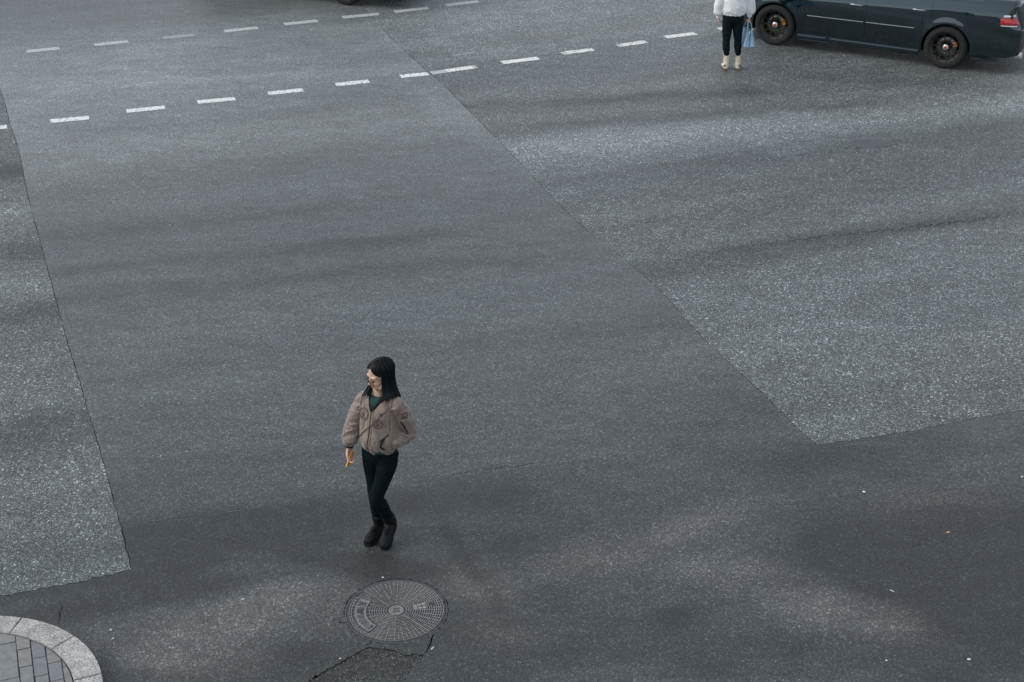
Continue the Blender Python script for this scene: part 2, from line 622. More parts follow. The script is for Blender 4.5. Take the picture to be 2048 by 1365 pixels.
def crack(pts, w, seed, amp=.02):
    """thin sliver along a broken line, widest in its middle"""
    P = jag([tuple(G(*p)[:2]) for p in pts], .05, amp, seed)
    rnd = random.Random(seed + 99)
    up, dn = [], []
    n = len(P)
    for i, (x, y) in enumerate(P):
        q = P[min(i + 1, n - 1)]; o = P[max(i - 1, 0)]
        tx, ty = q[0] - o[0], q[1] - o[1]; ln = math.hypot(tx, ty) + 1e-9
        k = w * (.15 + .85 * math.sin(math.pi * (i + .5) / n)) * rnd.uniform(.35, 1.3) / 2
        up.append((x - ty / ln * k, y + tx / ln * k)); dn.append((x + ty / ln * k, y - tx / ln * k))
    return up + dn[::-1]


LIDC = G(792.5, 1221)
LID_R = .372
ring = [(LIDC.x + (LID_R + .012 + random.gauss(0, .003)) * math.cos(2 * math.pi * i / 90), LIDC.y + (LID_R + .012 + random.gauss(0, .003)) * math.sin(2 * math.pi * i / 90)) for i in range(90)]
hinge_px = [(665, 1241), (695, 1231), (699, 1247), (671, 1253)]
pitoutline = px((737, 1293), (758, 1297), (775, 1298), (790, 1302), (803, 1307), (815, 1310), (826, 1308), (838, 1311), (846, 1309), (840, 1322), (826, 1334), (812, 1352), (800, 1375), (770, 1420), (560, 1420), (609, 1368), (640, 1347), (680, 1325), (715, 1306))
pit = jag(pitoutline + [pitoutline[0]], .02, .004, 12)[:-1]

a_hi = [p for p in a_r if p[1] > c_up[0][1] + .01]
a_lo = [p for p in a_r if p[1] <= c_up[0][1] + .01]
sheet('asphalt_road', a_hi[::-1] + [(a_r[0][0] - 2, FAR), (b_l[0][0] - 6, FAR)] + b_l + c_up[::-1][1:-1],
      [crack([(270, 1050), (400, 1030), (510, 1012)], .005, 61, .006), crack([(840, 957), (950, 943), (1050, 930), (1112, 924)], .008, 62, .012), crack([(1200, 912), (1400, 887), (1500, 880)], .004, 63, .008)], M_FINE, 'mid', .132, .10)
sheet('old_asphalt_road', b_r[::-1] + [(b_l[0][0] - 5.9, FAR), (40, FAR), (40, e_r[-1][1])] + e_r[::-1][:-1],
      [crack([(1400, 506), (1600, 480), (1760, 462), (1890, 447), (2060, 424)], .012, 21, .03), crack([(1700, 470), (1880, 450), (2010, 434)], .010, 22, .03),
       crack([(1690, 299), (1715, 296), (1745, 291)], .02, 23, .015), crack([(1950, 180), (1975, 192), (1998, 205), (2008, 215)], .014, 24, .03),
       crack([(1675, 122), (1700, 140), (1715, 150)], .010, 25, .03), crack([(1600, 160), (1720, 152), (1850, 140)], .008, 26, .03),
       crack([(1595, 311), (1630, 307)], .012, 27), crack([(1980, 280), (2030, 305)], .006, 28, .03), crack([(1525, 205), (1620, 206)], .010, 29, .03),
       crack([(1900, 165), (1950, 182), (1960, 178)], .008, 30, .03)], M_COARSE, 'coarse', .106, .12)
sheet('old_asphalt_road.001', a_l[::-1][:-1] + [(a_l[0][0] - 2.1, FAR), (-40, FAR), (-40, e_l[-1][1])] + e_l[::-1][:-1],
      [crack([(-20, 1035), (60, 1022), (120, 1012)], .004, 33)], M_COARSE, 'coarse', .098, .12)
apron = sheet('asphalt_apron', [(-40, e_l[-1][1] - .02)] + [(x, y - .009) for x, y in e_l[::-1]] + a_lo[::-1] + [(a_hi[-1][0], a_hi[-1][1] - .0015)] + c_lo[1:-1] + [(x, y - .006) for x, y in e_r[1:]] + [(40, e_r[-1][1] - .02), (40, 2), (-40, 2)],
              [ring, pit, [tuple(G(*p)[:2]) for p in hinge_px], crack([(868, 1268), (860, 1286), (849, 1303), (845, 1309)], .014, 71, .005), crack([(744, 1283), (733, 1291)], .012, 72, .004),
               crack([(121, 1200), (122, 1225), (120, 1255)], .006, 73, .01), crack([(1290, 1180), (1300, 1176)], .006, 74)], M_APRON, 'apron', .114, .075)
pit_in = [(x * .996 + LIDC.x * .004, y) for x, y in pitoutline]
rub = sheet('broken_asphalt', jag(pit_in + [pit_in[0]], .03, .004, 13)[:-1], [], M_RUBBLE, 'apron', .100, .05, -.008)
# the small smooth repair in the old asphalt
bm = bmesh.new()
q = [tuple(G(*p)[:2]) for p in ((1702, 283), (1725, 279), (1755, 279), (1778, 287), (1782, 293), (1745, 298), (1710, 294))]
bm_prism(bm, jag(q + [q[0]], .05, .022, 31)[:-1], -.01, .004)
tag(obj('asphalt_repair', bm, mat('smooth repair asphalt', (.072, .080, .086), .65, var=.25, scale=60, bump=.3)), kind='structure')

# loose grit lying in the broken patch
bm = bmesh.new()
PIT = np.array(pit)
for i in range(700):
    x, y = random.uniform(PIT[:, 0].min(), PIT[:, 0].max()), random.uniform(PIT[:, 1].min(), PIT[:, 1].max())
    if not inside(np.array([[x, y]]), pit)[0] or y < 7.7: continue
    r = random.uniform(.002, .0055)
    bmesh.ops.create_icosphere(bm, subdivisions=1, radius=r, matrix=Matrix.Translation((x, y, -.007 + r * .4)) @ Matrix.Rotation(random.random() * 3, 4, 'Z') @ Matrix.Diagonal((1.3, .9, .7, 1)))
tag(obj('loose_grit', bm, mat('grit stones', (.17, .165, .155), .8, var=.45, scale=90)), kind='stuff')

# ------------------------------------------------------------------ lane paint
def paint_mat(name, col, wear):
    m = bpy.data.materials.new(name)
    m.use_nodes = True
    nt = m.node_tree
    L = nt.links.new
    p = nt.nodes['Principled BSDF']
    p.inputs['Roughness'].default_value = .6
    tc = nd(nt, 'ShaderNodeTexCoord')
    a = nd(nt, 'ShaderNodeTexNoise', i_Scale=22.0, i_Detail=8.0, i_Roughness=.8)
    b = nd(nt, 'ShaderNodeTexVoronoi', i_Scale=60.0)
    L(tc.outputs['Object'], a.inputs['Vector']); L(tc.outputs['Object'], b.inputs['Vector'])
    mx = nd(nt, 'ShaderNodeMath', operation='MULTIPLY_ADD', i_1=.18)
    L(b.outputs['Distance'], mx.inputs[0]); L(a.outputs['Fac'], mx.inputs[2])
    r = ramp(nt, [(wear, 0.0), (wear + .07, 1.0)])
    L(mx.outputs[0], r.inputs['Fac'])
    mi = nd(nt, 'ShaderNodeMix', data_type='RGBA')
    L(r.outputs['Color'], mi.inputs[0])
    mi.inputs[6].default_value = (.095, .10, .105, 1)
    mi.inputs[7].default_value = (*col, 1)
    L(mi.outputs[2], p.inputs['Base Color'])
    return m


M_PAINT = paint_mat('white road paint', (.70, .705, .69), .49)
M_PAINT2 = paint_mat('worn white road paint', (.72, .73, .71), .52)
M_OLD = paint_mat('faded old road paint', (.42, .435, .43), .47)
M_GHOST = paint_mat('nearly gone road paint', (.29, .305, .31), .47)
ROAD = bpy.data.objects['asphalt_road']


def dash(x0, y0, x1, y1, m, w=.15, seed=0):
    A, B = G(x0, y0), G(x1, y1)
    d = B - A
    ln = d.length
    d.normalize()
    nn = Vector((-d.y, d.x, 0))
    rnd = random.Random(seed)
    n = max(4, int(ln / .03))
    up = [A + d * (ln * i / n) + nn * (w / 2 + rnd.gauss(0, .004)) for i in range(n + 1)]
    dn = [A + d * (ln * i / n) - nn * (w / 2 + rnd.gauss(0, .004)) for i in range(n + 1)]
    bm = bmesh.new()
    bm_prism(bm, [(p.x, p.y) for p in dn + up[::-1]], -.004, .004)
    return obj('lane_dash', bm, m, ROAD)


DASH = [((-62, 263, 14, 254), M_PAINT), ((101, 243, 178, 236), M_PAINT), ((253, 223, 330, 215), M_PAINT), ((395, 205, 470, 198), M_PAINT),
        ((536, 187.5, 606, 180.5), M_PAINT), ((672, 170, 738, 163), M_PAINT), ((801, 153.5, 856, 148), M_PAINT), ((892, 142.5, 946, 135), M_PAINT),
        ((1004, 126, 1077, 117), M_PAINT), ((1132, 106.5, 1187, 99.5), M_PAINT2), ((1244, 91, 1292, 84), M_PAINT2), ((1331, 75, 1391, 67.5), M_PAINT), ((1437, 59, 1500, 49), M_PAINT),
        ((863, 147, 891, 143), M_OLD), ((947, 134.8, 953, 134), M_OLD), ((1124, 107.8, 1131, 106.8), M_OLD), ((1235, 92.5, 1243, 91.3), M_OLD),
        ((53, 104, 119, 97), M_OLD), ((189, 90.5, 256, 83.5), M_OLD), ((326, 76.5, 388, 70.5), M_GHOST), ((449, 63, 516, 56), M_OLD),
        ((569, 49, 635, 42), M_OLD), ((685, 35.5, 757, 28.5), M_OLD), ((789, 24, 856, 16.5), M_OLD), ((892, 11, 957, 3.5), M_OLD),
        ((1020, -6, 1085, -14), M_OLD), ((905, 112, 922, 110), M_GHOST), ((926, 109, 950, 105), M_GHOST)]
for i, (c, m) in enumerate(DASH):
    dash(*c, m, .05 if i >= len(DASH) - 2 else .15, i)

# ------------------------------------------------------------------ kerb corner and paving
def granite_mat():
    m = bpy.data.materials.new('granite')
    m.use_nodes = True
    nt = m.node_tree
    L = nt.links.new
    p = nt.nodes['Principled BSDF']
    p.inputs['Roughness'].default_value = .7
    tc = nd(nt, 'ShaderNodeTexCoord')
    v = nd(nt, 'ShaderNodeTexVoronoi', i_Scale=150.0)
    n = nd(nt, 'ShaderNodeTexNoise', i_Scale=9.0, i_Detail=6.0)
    oi = nd(nt, 'ShaderNodeObjectInfo')
    L(tc.outputs['Object'], v.inputs['Vector']); L(tc.outputs['Object'], n.inputs['Vector'])
    s = nd(nt, 'ShaderNodeSeparateColor'); L(v.outputs['Color'], s.inputs[0])
    r = ramp(nt, [(0.0, (.16, .17, .18)), (.25, (.33, .33, .32)), (.7, (.50, .49, .47)), (1.0, (.68, .66, .63))])
    L(s.outputs[0], r.inputs['Fac'])
    r2 = ramp(nt, [(.3, .64), (.65, .96)])
    L(n.outputs['Fac'], r2.inputs['Fac'])
    r3 = ramp(nt, [(0.0, .80), (1.0, 1.0)]); L(oi.outputs['Random'], r3.inputs['Fac'])
    cur = r.outputs['Color']
    for q in (r2, r3):
        x = nd(nt, 'ShaderNodeMix', data_type='RGBA', blend_type='MULTIPLY'); x.inputs[0].default_value = 1
        L(cur, x.inputs[6]); L(q.outputs['Color'], x.inputs[7]); cur = x.outputs[2]
    L(cur, p.inputs['Base Color'])
    b = nd(nt, 'ShaderNodeBump', i_Strength=.3, i_Distance=.003)
    L(v.outputs['Distance'], b.inputs['Height']); L(b.outputs['Normal'], p.inputs['Normal'])
    return m


def brick_mat(name, col):
    m = mat(name, col, .85, var=.12, scale=18, bump=.4, bscale=160)
    nt = m.node_tree
    p = nt.nodes['Principled BSDF']
    src = p.inputs['Base Color'].links[0].from_socket
    oi = nd(nt, 'ShaderNodeObjectInfo')
    r = ramp(nt, [(0.0, (.80, .84, .88)), (1.0, (1.0, .98, .95))])
    nt.links.new(oi.outputs['Random'], r.inputs['Fac'])
    x = nd(nt, 'ShaderNodeMix', data_type='RGBA', blend_type='MULTIPLY'); x.inputs[0].default_value = 1
    nt.links.new(src, x.inputs[6]); nt.links.new(r.outputs['Color'], x.inputs[7]); nt.links.new(x.outputs[2], p.inputs['Base Color'])
    return m


KC, KR0, KR1, KZ = (-3.722, 7.625), 1.000, .812, .12
M_GRAN = granite_mat()
M_BRICK = brick_mat('grey concrete brick', (.205, .21, .21))
KA = math.radians(4)          # the kerb leaves the arc towards the camera and towards the left


def arc(r, a0, a1, n):
    return [(KC[0] + r * math.cos(a0 + (a1 - a0) * i / n), KC[1] + r * math.sin(a0 + (a1 - a0) * i / n)) for i in range(n + 1)]


bm = bmesh.new()
bed = arc(.816, 0, math.pi / 2, 24)
bm_prism(bm, bed + [(-9, KC[1] + .816), (-9, 5.2), (KC[0] + .816, 5.2)], -.02, .105)
PAVE = tag(obj('pavement', bm, mat('mortar and sand', (.075, .07, .065), .95, var=.3, scale=60)), kind='structure')


def kerb(poly, dz=0.0):
    bm = bmesh.new()
    bm_prism(bm, poly, -.03, KZ + dz, .008)
    obj('kerb_stone', bm, M_GRAN, PAVE)


def ang(px_, py_):
    g = G(px_, py_, KZ)
    return math.atan2(g.y - KC[1], g.x - KC[0])


j = [ang(201, 1347), ang(146, 1273), ang(42, 1237)]
cuts = [j[0] - (j[1] - j[0]) * .95] + j + [math.pi / 2 + .02]
gp = .0055
for k, (a0, a1) in enumerate(zip(cuts[:-1], cuts[1:])):
    a0, a1 = max(a0, 0.0), min(a1, math.pi / 2)
    kerb(arc(KR0, a0 + gp, a1 - gp, 18) + arc(KR1 + .004, a0 + gp, a1 - gp, 18)[::-1], random.uniform(-.003, .003))
for k in range(4):
    x1 = KC[0] - .004 - k * .62
    kerb([(x1 - .612, KC[1] + KR1 + .004), (x1, KC[1] + KR1 + .004), (x1, KC[1] + KR0), (x1 - .612, KC[1] + KR0)], random.uniform(-.003, .003))
for k in range(3):
    y1 = KC[1] - .004 - k * .62
    kerb([(KC[0] + KR1 + .004, y1 - .612), (KC[0] + KR0, y1 - .612), (KC[0] + KR0, y1), (KC[0] + KR1 + .004, y1)], random.uniform(-.003, .003))


def clip_convex(poly, clip):
    """Sutherland-Hodgman, clip counter-clockwise"""
    out = poly
    for i in range(len(clip)):
        a, b = clip[i], clip[(i + 1) % len(clip)]
        src, out = out, []

        def sd(p): return (b[0] - a[0]) * (p[1] - a[1]) - (b[1] - a[1]) * (p[0] - a[0])
        for k in range(len(src)):
            p, q = src[k], src[(k + 1) % len(src)]
            sp, sq = sd(p), sd(q)
            if sp >= 0: out.append(p)
            if (sp >= 0) != (sq >= 0):
                t = sp / (sp - sq)
                out.append((p[0] + (q[0] - p[0]) * t, p[1] + (q[1] - p[1]) * t))
        if not out: return []
    return out


region = [(KC[0] + .806, 5.3)] + arc(.806, 0, math.pi / 2, 30) + [(-6.2, KC[1] + .806), (-6.2, 5.3)]
BA = math.radians(20)
bu, bv = Vector((math.cos(BA), math.sin(BA), 0)), Vector((-math.sin(BA), math.cos(BA), 0))
org = G(59.8, 1282.8, KZ)      # a corner between bricks
BWD, BLN = .094, .198
BRK = random.Random(5)
for ci in range(-22, 9):
    for ri in range(-12, 7):
        off = (.095 if ci % 2 else 0.0)
        wd = BWD
        u0 = ci * BWD
        v0 = -BLN + ri * BLN + off + .02 * (ci % 3)
        if ci == -2: continue                                   # a wide slab fills two columns
        if ci == -3: wd, off = BWD * 2, 0
        if ci == -3:
            if ri % 2: continue
            v0, lnb = -.36 + ri * BLN, BLN * 2
        else:
            lnb = BLN
        c = org + bu * (u0 + wd / 2) + bv * (v0 + lnb / 2)
        if c.y < 6.6 or c.x < -5.2: continue
        tw = BRK.gauss(0, .012)
        ru = bu * math.cos(tw) + bv * math.sin(tw); rv = bv * math.cos(tw) - bu * math.sin(tw)
        g = .003 + abs(BRK.gauss(0, .0016))
        q = [c + ru * (sx * (wd / 2 - g)) + rv * (sy * (lnb / 2 - g)) for sx, sy in ((-1, -1), (1, -1), (1, 1), (-1, 1))]
        q = clip_convex([(p.x, p.y) for p in q], region)
        if len(q) < 3: continue
        ar = .5 * abs(sum(q[i][0] * q[(i + 1) % len(q)][1] - q[(i + 1) % len(q)][0] * q[i][1] for i in range(len(q))))
        if ar < .0006: continue
        q2 = [q[0]]
        for p in q[1:]:
            if math.hypot(p[0] - q2[-1][0], p[1] - q2[-1][1]) > .004: q2.append(p)
        if len(q2) < 3: continue
        bm = bmesh.new()
        bm_prism(bm, q2, .08, .114 + BRK.gauss(0, .0018))
        obj('paving_brick', bm, M_BRICK, PAVE)

# ------------------------------------------------------------------ manhole cover
M_IRON = mat('dark cast iron', (.070, .075, .082), .62, .1, var=.25, scale=30, bump=.5, bscale=180)
M_RIB = mat('worn iron ribs', (.225, .225, .22), .48, .3, var=.25, scale=40)
M_PLATE = mat('dusty iron plate', (.205, .205, .20), .6, .1, var=.2, scale=50, bump=.3)
M_GLYPH = mat('dark iron glyph', (.060, .062, .066), .7, .1, var=.2)
MH = empty('manhole_cover', (LIDC.x, LIDC.y, 0))
tag(MH, 'round cast iron manhole cover with ring pattern set in the asphalt below the walking woman', 'manhole cover')
bm = bmesh.new()
bm_lathe(bm, [(LID_R + .006, -.03), (LID_R + .006, -.002), (LID_R - .006, -.001), (LID_R - .006, -.03)], 96, 'Z', closed=True)
obj('frame', bm, M_IRON, MH)
bm = bmesh.new()
bm_lathe(bm, [(.001, -.006), (LID_R - .020, -.006), (LID_R - .018, .001), (LID_R - .011, .0015), (LID_R - .010, -.02), (.001, -.02)], 96, 'Z')
obj('lid', bm, M_IRON, MH)
PA0, PA1 = math.radians(152), math.radians(234)     # lettered plate
PR0, PR1 = .222, .305


def free(r, a):
    """is the ring pattern there at (r, angle)?"""
    a = a % (2 * math.pi)
    if PA0 - .05 < a < PA1 + .05 and PR0 - .012 < r < PR1 + .012: return False
    if math.radians(5) < a < math.radians(26) and .125 < r < .225: return False
    if math.radians(140) < a < math.radians(152) and r > .30: return False
    return True


bm = bmesh.new()
rr = np.linspace(.076, LID_R - .026, 17)


def strip(bm, q, z0, z1):
    a = [bm.verts.new((p[0], p[1], z1)) for p in q]
    b = [bm.verts.new((p[0], p[1], z0)) for p in q]
    bm.faces.new(a)
    for i in range(4): bm.faces.new((b[i], b[(i + 1) % 4], a[(i + 1) % 4], a[i]))


for r in rr:
    n = 120
    w = .0024
    for k in range(n):
        a0, a1 = 2 * math.pi * k / n, 2 * math.pi * (k + 1) / n
        if not free(r, (a0 + a1) / 2): continue
        strip(bm, [((r - w) * math.cos(a0), (r - w) * math.sin(a0)), ((r + w) * math.cos(a0), (r + w) * math.sin(a0)), ((r + w) * math.cos(a1), (r + w) * math.sin(a1)), ((r - w) * math.cos(a1), (r - w) * math.sin(a1))], -.007, .0012)
tag(obj('rib_rings', bm, M_RIB, MH), kind='stuff')
bm = bmesh.new()
NR = 64
for k in range(NR):
    a = 2 * math.pi * k / NR + .03
    r0 = .078 if k % 8 == 0 else (.13 if k % 4 == 0 else (.19 if k % 2 == 0 else .27))
    w = .0021
    ca, sa = math.cos(a), math.sin(a)
    rs = np.linspace(r0, LID_R - .024, 14)
    for p, q in zip(rs[:-1], rs[1:]):
        if not free((p + q) / 2, a): continue
        strip(bm, [(p * ca + sa * w, p * sa - ca * w), (q * ca + sa * w, q * sa - ca * w), (q * ca - sa * w, q * sa + ca * w), (p * ca - sa * w, p * sa + ca * w)], -.007, .0019)
tag(obj('rib_spokes', bm, M_RIB, MH), kind='stuff')


def sector(r0, r1, a0, a1, n=24):
    return [(r1 * math.cos(a0 + (a1 - a0) * i / n), r1 * math.sin(a0 + (a1 - a0) * i / n)) for i in range(n + 1)] + [(r0 * math.cos(a1 - (a1 - a0) * i / n), r0 * math.sin(a1 - (a1 - a0) * i / n)) for i in range(n + 1)]


bm = bmesh.new()
bm_prism(bm, sector(PR0, PR1, PA0, PA1), -.007, -.002)
PL = obj('letter_plate', bm, M_PLATE, MH)
bm = bmesh.new()
for q in (sector(PR1 - .006, PR1, PA0, PA1), sector(PR0, PR0 + .005, PA0, PA1), sector(PR0 + .005, PR1 - .006, PA0, PA0 + .02, 2), sector(PR0 + .005, PR1 - .006, PA1 - .02, PA1, 2)):
    bm_prism(bm, q, -.004, .002)
obj('plate_border', bm, M_RIB, PL)
# the four characters, feet to the rim, read from below
for ch, deg in (('北', 222), ('皿', 203.5), ('電', 184), ('照', 165)):
    a = math.radians(deg)
    g = text_mesh(ch, .064, .0015)
    o = link('character', g, M_GLYPH, PL)
    o.location = ((PR0 + PR1) / 2 * math.cos(a), (PR0 + PR1) / 2 * math.sin(a), -.0005)
    o.rotation_euler = (0, 0, a - math.pi)
# dark wells between the characters
for deg in (212.5, 193.5, 174.5, 229.5):
    a = math.radians(deg)
    bm = bmesh.new()
    bm_prism(bm, sector(PR0 + .014, PR1 - .016, a - .05, a + .05, 6), -.003, -.0012)
    obj('recess', bm, M_IRON, PL)
bm = bmesh.new()
bm_lathe(bm, [(.001, -.001), (.044, -.001), (.046, .003), (.054, .003), (.056, -.006)], 48, 'Z')
HB = obj('centre_boss', bm, M_PLATE, MH)
o = link('emblem', text_mesh('皿', .062, .0015), M_GLYPH, HB)
o.location = (0, -.001, .0005)
o.rotation_euler = (0, 0, math.radians(8))
M_EDGE = mat('pale worn edge', (.34, .33, .30), .6, var=.15)
for k, (r0, r1) in enumerate(((.128, .158), (.164, .190), (.196, .220))):
    bm = bmesh.new()
    bm_prism(bm, sector(r0, r1, math.radians(7), math.radians(24), 6), -.007, -.002)
    sp = obj('small_plate', bm, M_PLATE, MH)
    for e0, e1 in ((7, 9.5), (20.5, 24)):
        bm = bmesh.new()
        bm_prism(bm, sector(r0, r1, math.radians(e0), math.radians(e1), 2), -.004, .002)
        obj('raised_edge', bm, M_EDGE, sp)
    if k:
        o = link('character', text_mesh('日' if k == 1 else 'P', .026, .001), M_RIB, sp)
        o.location = ((r0 + r1) / 2 * math.cos(.265), (r0 + r1) / 2 * math.sin(.265), -.001)
        o.rotation_euler = (0, 0, math.radians(8))
# a tar splash and the lifting hole at the right rim
bm = bmesh.new()
q = []
for i in range(26):
    a = 2 * math.pi * i / 26
    r = (.026 if i % 2 else .012) * random.uniform(.6, 1.25)
    q.append((.262 + r * math.cos(a), .075 + r * math.sin(a)))
bm_prism(bm, q, -.004, .0026)
obj('tar_stain', bm, mat('tar', (.018, .022, .024), .5), MH)
bm = bmesh.new()
bm_prism(bm, [(.338, .088), (.352, .086), (.358, .108), (.346, .116)], -.003, .0022)
obj('lifting_hole', bm, mat('black hollow', (.008, .009, .01), .9), MH)
# hinge block on the left
hp = [G(*p) - LIDC for p in hinge_px]
bm = bmesh.new()
bm_prism(bm, [(p.x, p.y) for p in (hp[0] * .97 + hp[2] * .03, hp[1] * .97 + hp[3] * .03, hp[2] * .97 + hp[0] * .03, hp[3] * .97 + hp[1] * .03)][::-1], -.03, -.003)
HG = obj('hinge_block', bm, M_IRON, MH)
bm = bmesh.new()
c = (hp[0] + hp[1] + hp[2] + hp[3]) / 4
for (ax, ay, bx, by) in ((-.012, .008, -.012, -.016), (-.012, -.016, .048, -.010), (.048, -.010, .048, -.002)):
    d = Vector((bx - ax, by - ay, 0)); ln = d.length; d.normalize(); w = .004
    nn = Vector((-d.y, d.x, 0)) * w
    A = c + Vector((ax, ay, 0)) - d * w; B = c + Vector((bx, by, 0)) + d * w
    strip(bm, [(A - nn)[:2], (B - nn)[:2], (B + nn)[:2], (A + nn)[:2]], -.005, -.0012)
obj('hinge_groove', bm, mat('black groove', (.012, .014, .015), .9), HG)

# ------------------------------------------------------------------ litter
def litter(name, p, r, col, label, cat, flat=.5, rz=0.0, rough=.7):
    g = G(*p)
    bm = bmesh.new()
    bmesh.ops.create_icosphere(bm, subdivisions=2, radius=1, matrix=Matrix.Diagonal((r[0], r[1], min(r) * flat, 1)))
    for v in bm.verts: v.co *= 1 + .22 * noise.noise(v.co * 60 + Vector(p).to_3d())
    o = obj(name, bm, mat(name + ' surface', col, rough, var=.1, scale=80), smooth=True, loc=(g.x, g.y, min(r) * flat * .8))
    o.rotation_euler = (0, 0, rz)
    tag(o, label, cat)


litter('pebble', (1728, 985), (.014, .012), (.62, .60, .54), 'pale pebble on dark asphalt just below the corner of the coarse old patch', 'pebble')
litter('leaf', (1896, 1065), (.017, .010), (.62, .27, .10), 'tiny orange leaf scrap lying alone on the dark asphalt at right', 'leaf', .15, .4)
litter('pebble', (1938, 1320), (.015, .011), (.50, .56, .54), 'larger pale stone on the asphalt near the bottom right corner', 'pebble')
litter('pebble', (1773, 1322), (.008, .008), (.55, .60, .62), 'tiny whitish pebble left of the larger stone near the bottom edge', 'pebble')
litter('paper_scrap', (1784, 1182), (.022, .005), (.50, .54, .58), 'thin pale paper sliver on the dusty asphalt at lower right', 'litter', .3, -.8)
litter('paper_scrap', (865, 1297), (.026, .007), (.40, .40, .38), 'grey paper sliver beside the crack at the lower right of the manhole cover', 'litter', .3, 1.1)
litter('paper_scrap', (486, 1199), (.014, .006), (.50, .52, .55), 'small crumpled white scrap on the dusty asphalt left of the manhole cover', 'litter', .5, .2)
litter('paper_scrap', (2044, 955), (.014, .010), (.36, .44, .55), 'bluish scrap at the right picture edge on dark asphalt', 'litter', .5, .2)
litter('leaf', (1336, 122), (.020, .012), (.55, .30, .18), 'tiny orange leaf below the lane dashes left of the standing woman', 'leaf', .15, .9)
litter('leaf', (935, 143), (.020, .014), (.50, .30, .16), 'tiny brown leaf below the patched lane dash at the asphalt seam', 'leaf', .15, .3)
litter('pebble', (871, 177), (.026, .012), (.55, .57, .58), 'small white chip on the smooth asphalt just left of the diagonal seam', 'pebble', .4)
litter('pebble', (222, 1261), (.010, .010), (.48, .50, .54), 'white speck on the asphalt right of the kerb, upper of two', 'pebble')
litter('pebble', (226, 1278), (.010, .007), (.44, .47, .52), 'white speck on the asphalt right of the kerb, lower of two', 'pebble')
litter('pebble', (681, 1318), (.008, .007), (.55, .55, .54), 'white speck of stone on the asphalt left of the broken patch', 'pebble')
litter('pebble', (766, 1156), (.009, .008), (.55, .57, .58), 'white speck at the far rim of the manhole cover', 'pebble')
# ------------------------------------------------------------------ sedans
# local axes: x from the front bumper to the tail, y to the car's right, z up
M_BODY = mat('dark teal car paint', (.014, .037, .047), .2, 1.0, var=.04, coat=1.0)
M_BODY.node_tree.nodes['Principled BSDF'].inputs['Coat IOR'].default_value = 1.68
M_GLASS = mat('dark tinted glass', (.010, .013, .014), .06, var=.05, coat=.6)
M_TYRE = mat('tyre rubber', (.010, .012, .013), .9, var=.2, scale=60, bump=.3)
M_BLACK = mat('black plastic', (.006, .008, .009), .6, var=.1)
M_RIMD = mat('dark alloy', (.022, .026, .028), .30, .6, var=.1)
M_BARREL = mat('dull alloy barrel', (.22, .20, .17), .4, .7, var=.3, scale=20)
M_HUB = mat('bright machined hub', (.62, .58, .52), .35, .6, var=.1)
M_DISC = mat('brake disc steel', (.16, .16, .15), .4, .8, var=.2)
M_CALIPER = mat('orange caliper paint', (.62, .22, .03), .4, var=.15)
M_RED = mat('red lens', (.38, .004, .006), .12, var=.1, coat=1.0)
M_CLEAR = mat('clear lamp lens', (.62, .58, .56), .15, .3, var=.1, coat=1.0)
M_CHROME = mat('satin trim', (.34, .36, .38), .28, .9, var=.05)
M_REFL = mat('dim red reflector', (.16, .006, .006), .3, var=.1)
M_PLATE_C = mat('licence plate enamel', (.30, .40, .55), .4, var=.05)
M_BADGE = mat('blue badge enamel', (.03, .05, .20), .3, var=.1, coat=1.0)

XF, XR, WR = .95, 3.62, .322
LEN = 4.66
ARCH = .362


def ip(x, tab):
    return float(np.interp(x, [t[0] for t in tab], [t[1] for t in tab]))


def smooth_tab(tab):
    L = spline(tab, 6)
    return [tuple(r) for r in L]


T_W = smooth_tab([(0, .50), (.06, .64), (.18, .745), (.42, .825), (.85, .862), (1.4, .860), (2.3, .862), (3.1, .864), (3.7, .864), (4.1, .845), (4.4, .808), (4.57, .765), (4.66, .70)])
T_SH = smooth_tab([(0, .58), (.15, .645), (.5, .715), (.95, .765), (1.5, .815), (2.3, .855), (3.1, .890), (3.7, .915), (4.2, .930), (4.5, .925), (4.66, .90)])
T_BELT = smooth_tab([(0, .62), (.15, .69), (.5, .785), (.95, .855), (1.35, .910), (2.3, .965), (3.1, 1.005), (3.6, 1.028), (4.1, 1.045), (4.45, 1.045), (4.60, 1.035), (4.66, 1.01)])
T_SILL = [(0, .26), (.12, .21), (.5, .20), (1.4, .215), (3.2, .215), (4.1, .23), (4.5, .26), (4.66, .30)]


def zbot(x):
    z = ip(x, T_SILL)
    for xa in (XF, XR):
        d = x - xa
        if abs(d) < ARCH - .001:
            z = max(z, WR + math.sqrt(ARCH ** 2 - d * d) + .004)
    return z


ROWS = [0, .05, .12, .20, .28, .37, .46, .55, .64, .73, .82, .90, .96, 1.0]   # sill to crease
BELT_W = .078


def sect(x):
    """half section on the left (y < 0): sill, crease, belt, deck centre"""
    w, zs, zb, z0 = ip(x, T_W), ip(x, T_SH), ip(x, T_BELT), zbot(x)
    pts = []
    for r in ROWS:
        z = z0 + (zs - z0) * r
        bulge = .050 * ((z - .66) / .46) ** 2 if z < .66 else .018 * ((z - .66) / .25) ** 2
        fl = 0
        for xa in (XF, XR):
            d = math.hypot(x - xa, z - WR)
            if ARCH - .01 < d < ARCH + .12: fl = max(fl, .012 * math.cos(min(1, max(0, (d - ARCH) / .12)) * math.pi / 2) ** 2)
        pts.append((w - bulge + fl, z))
    pts[-1] = (pts[-1][0] - .004, pts[-1][1])
    wb = w - BELT_W
    for t in (.05, .45, .8, 1.0):
        pts.append((pts[len(ROWS) - 1][0] * (1 - t) + wb * t, zs + (zb - zs) * t))
    crown = .05 if x < 1.3 else .022
    for t in (.3, .65, 1.0):
        pts.append((wb * (1 - t), zb + crown * math.sin(t * math.pi / 2)))
    return pts


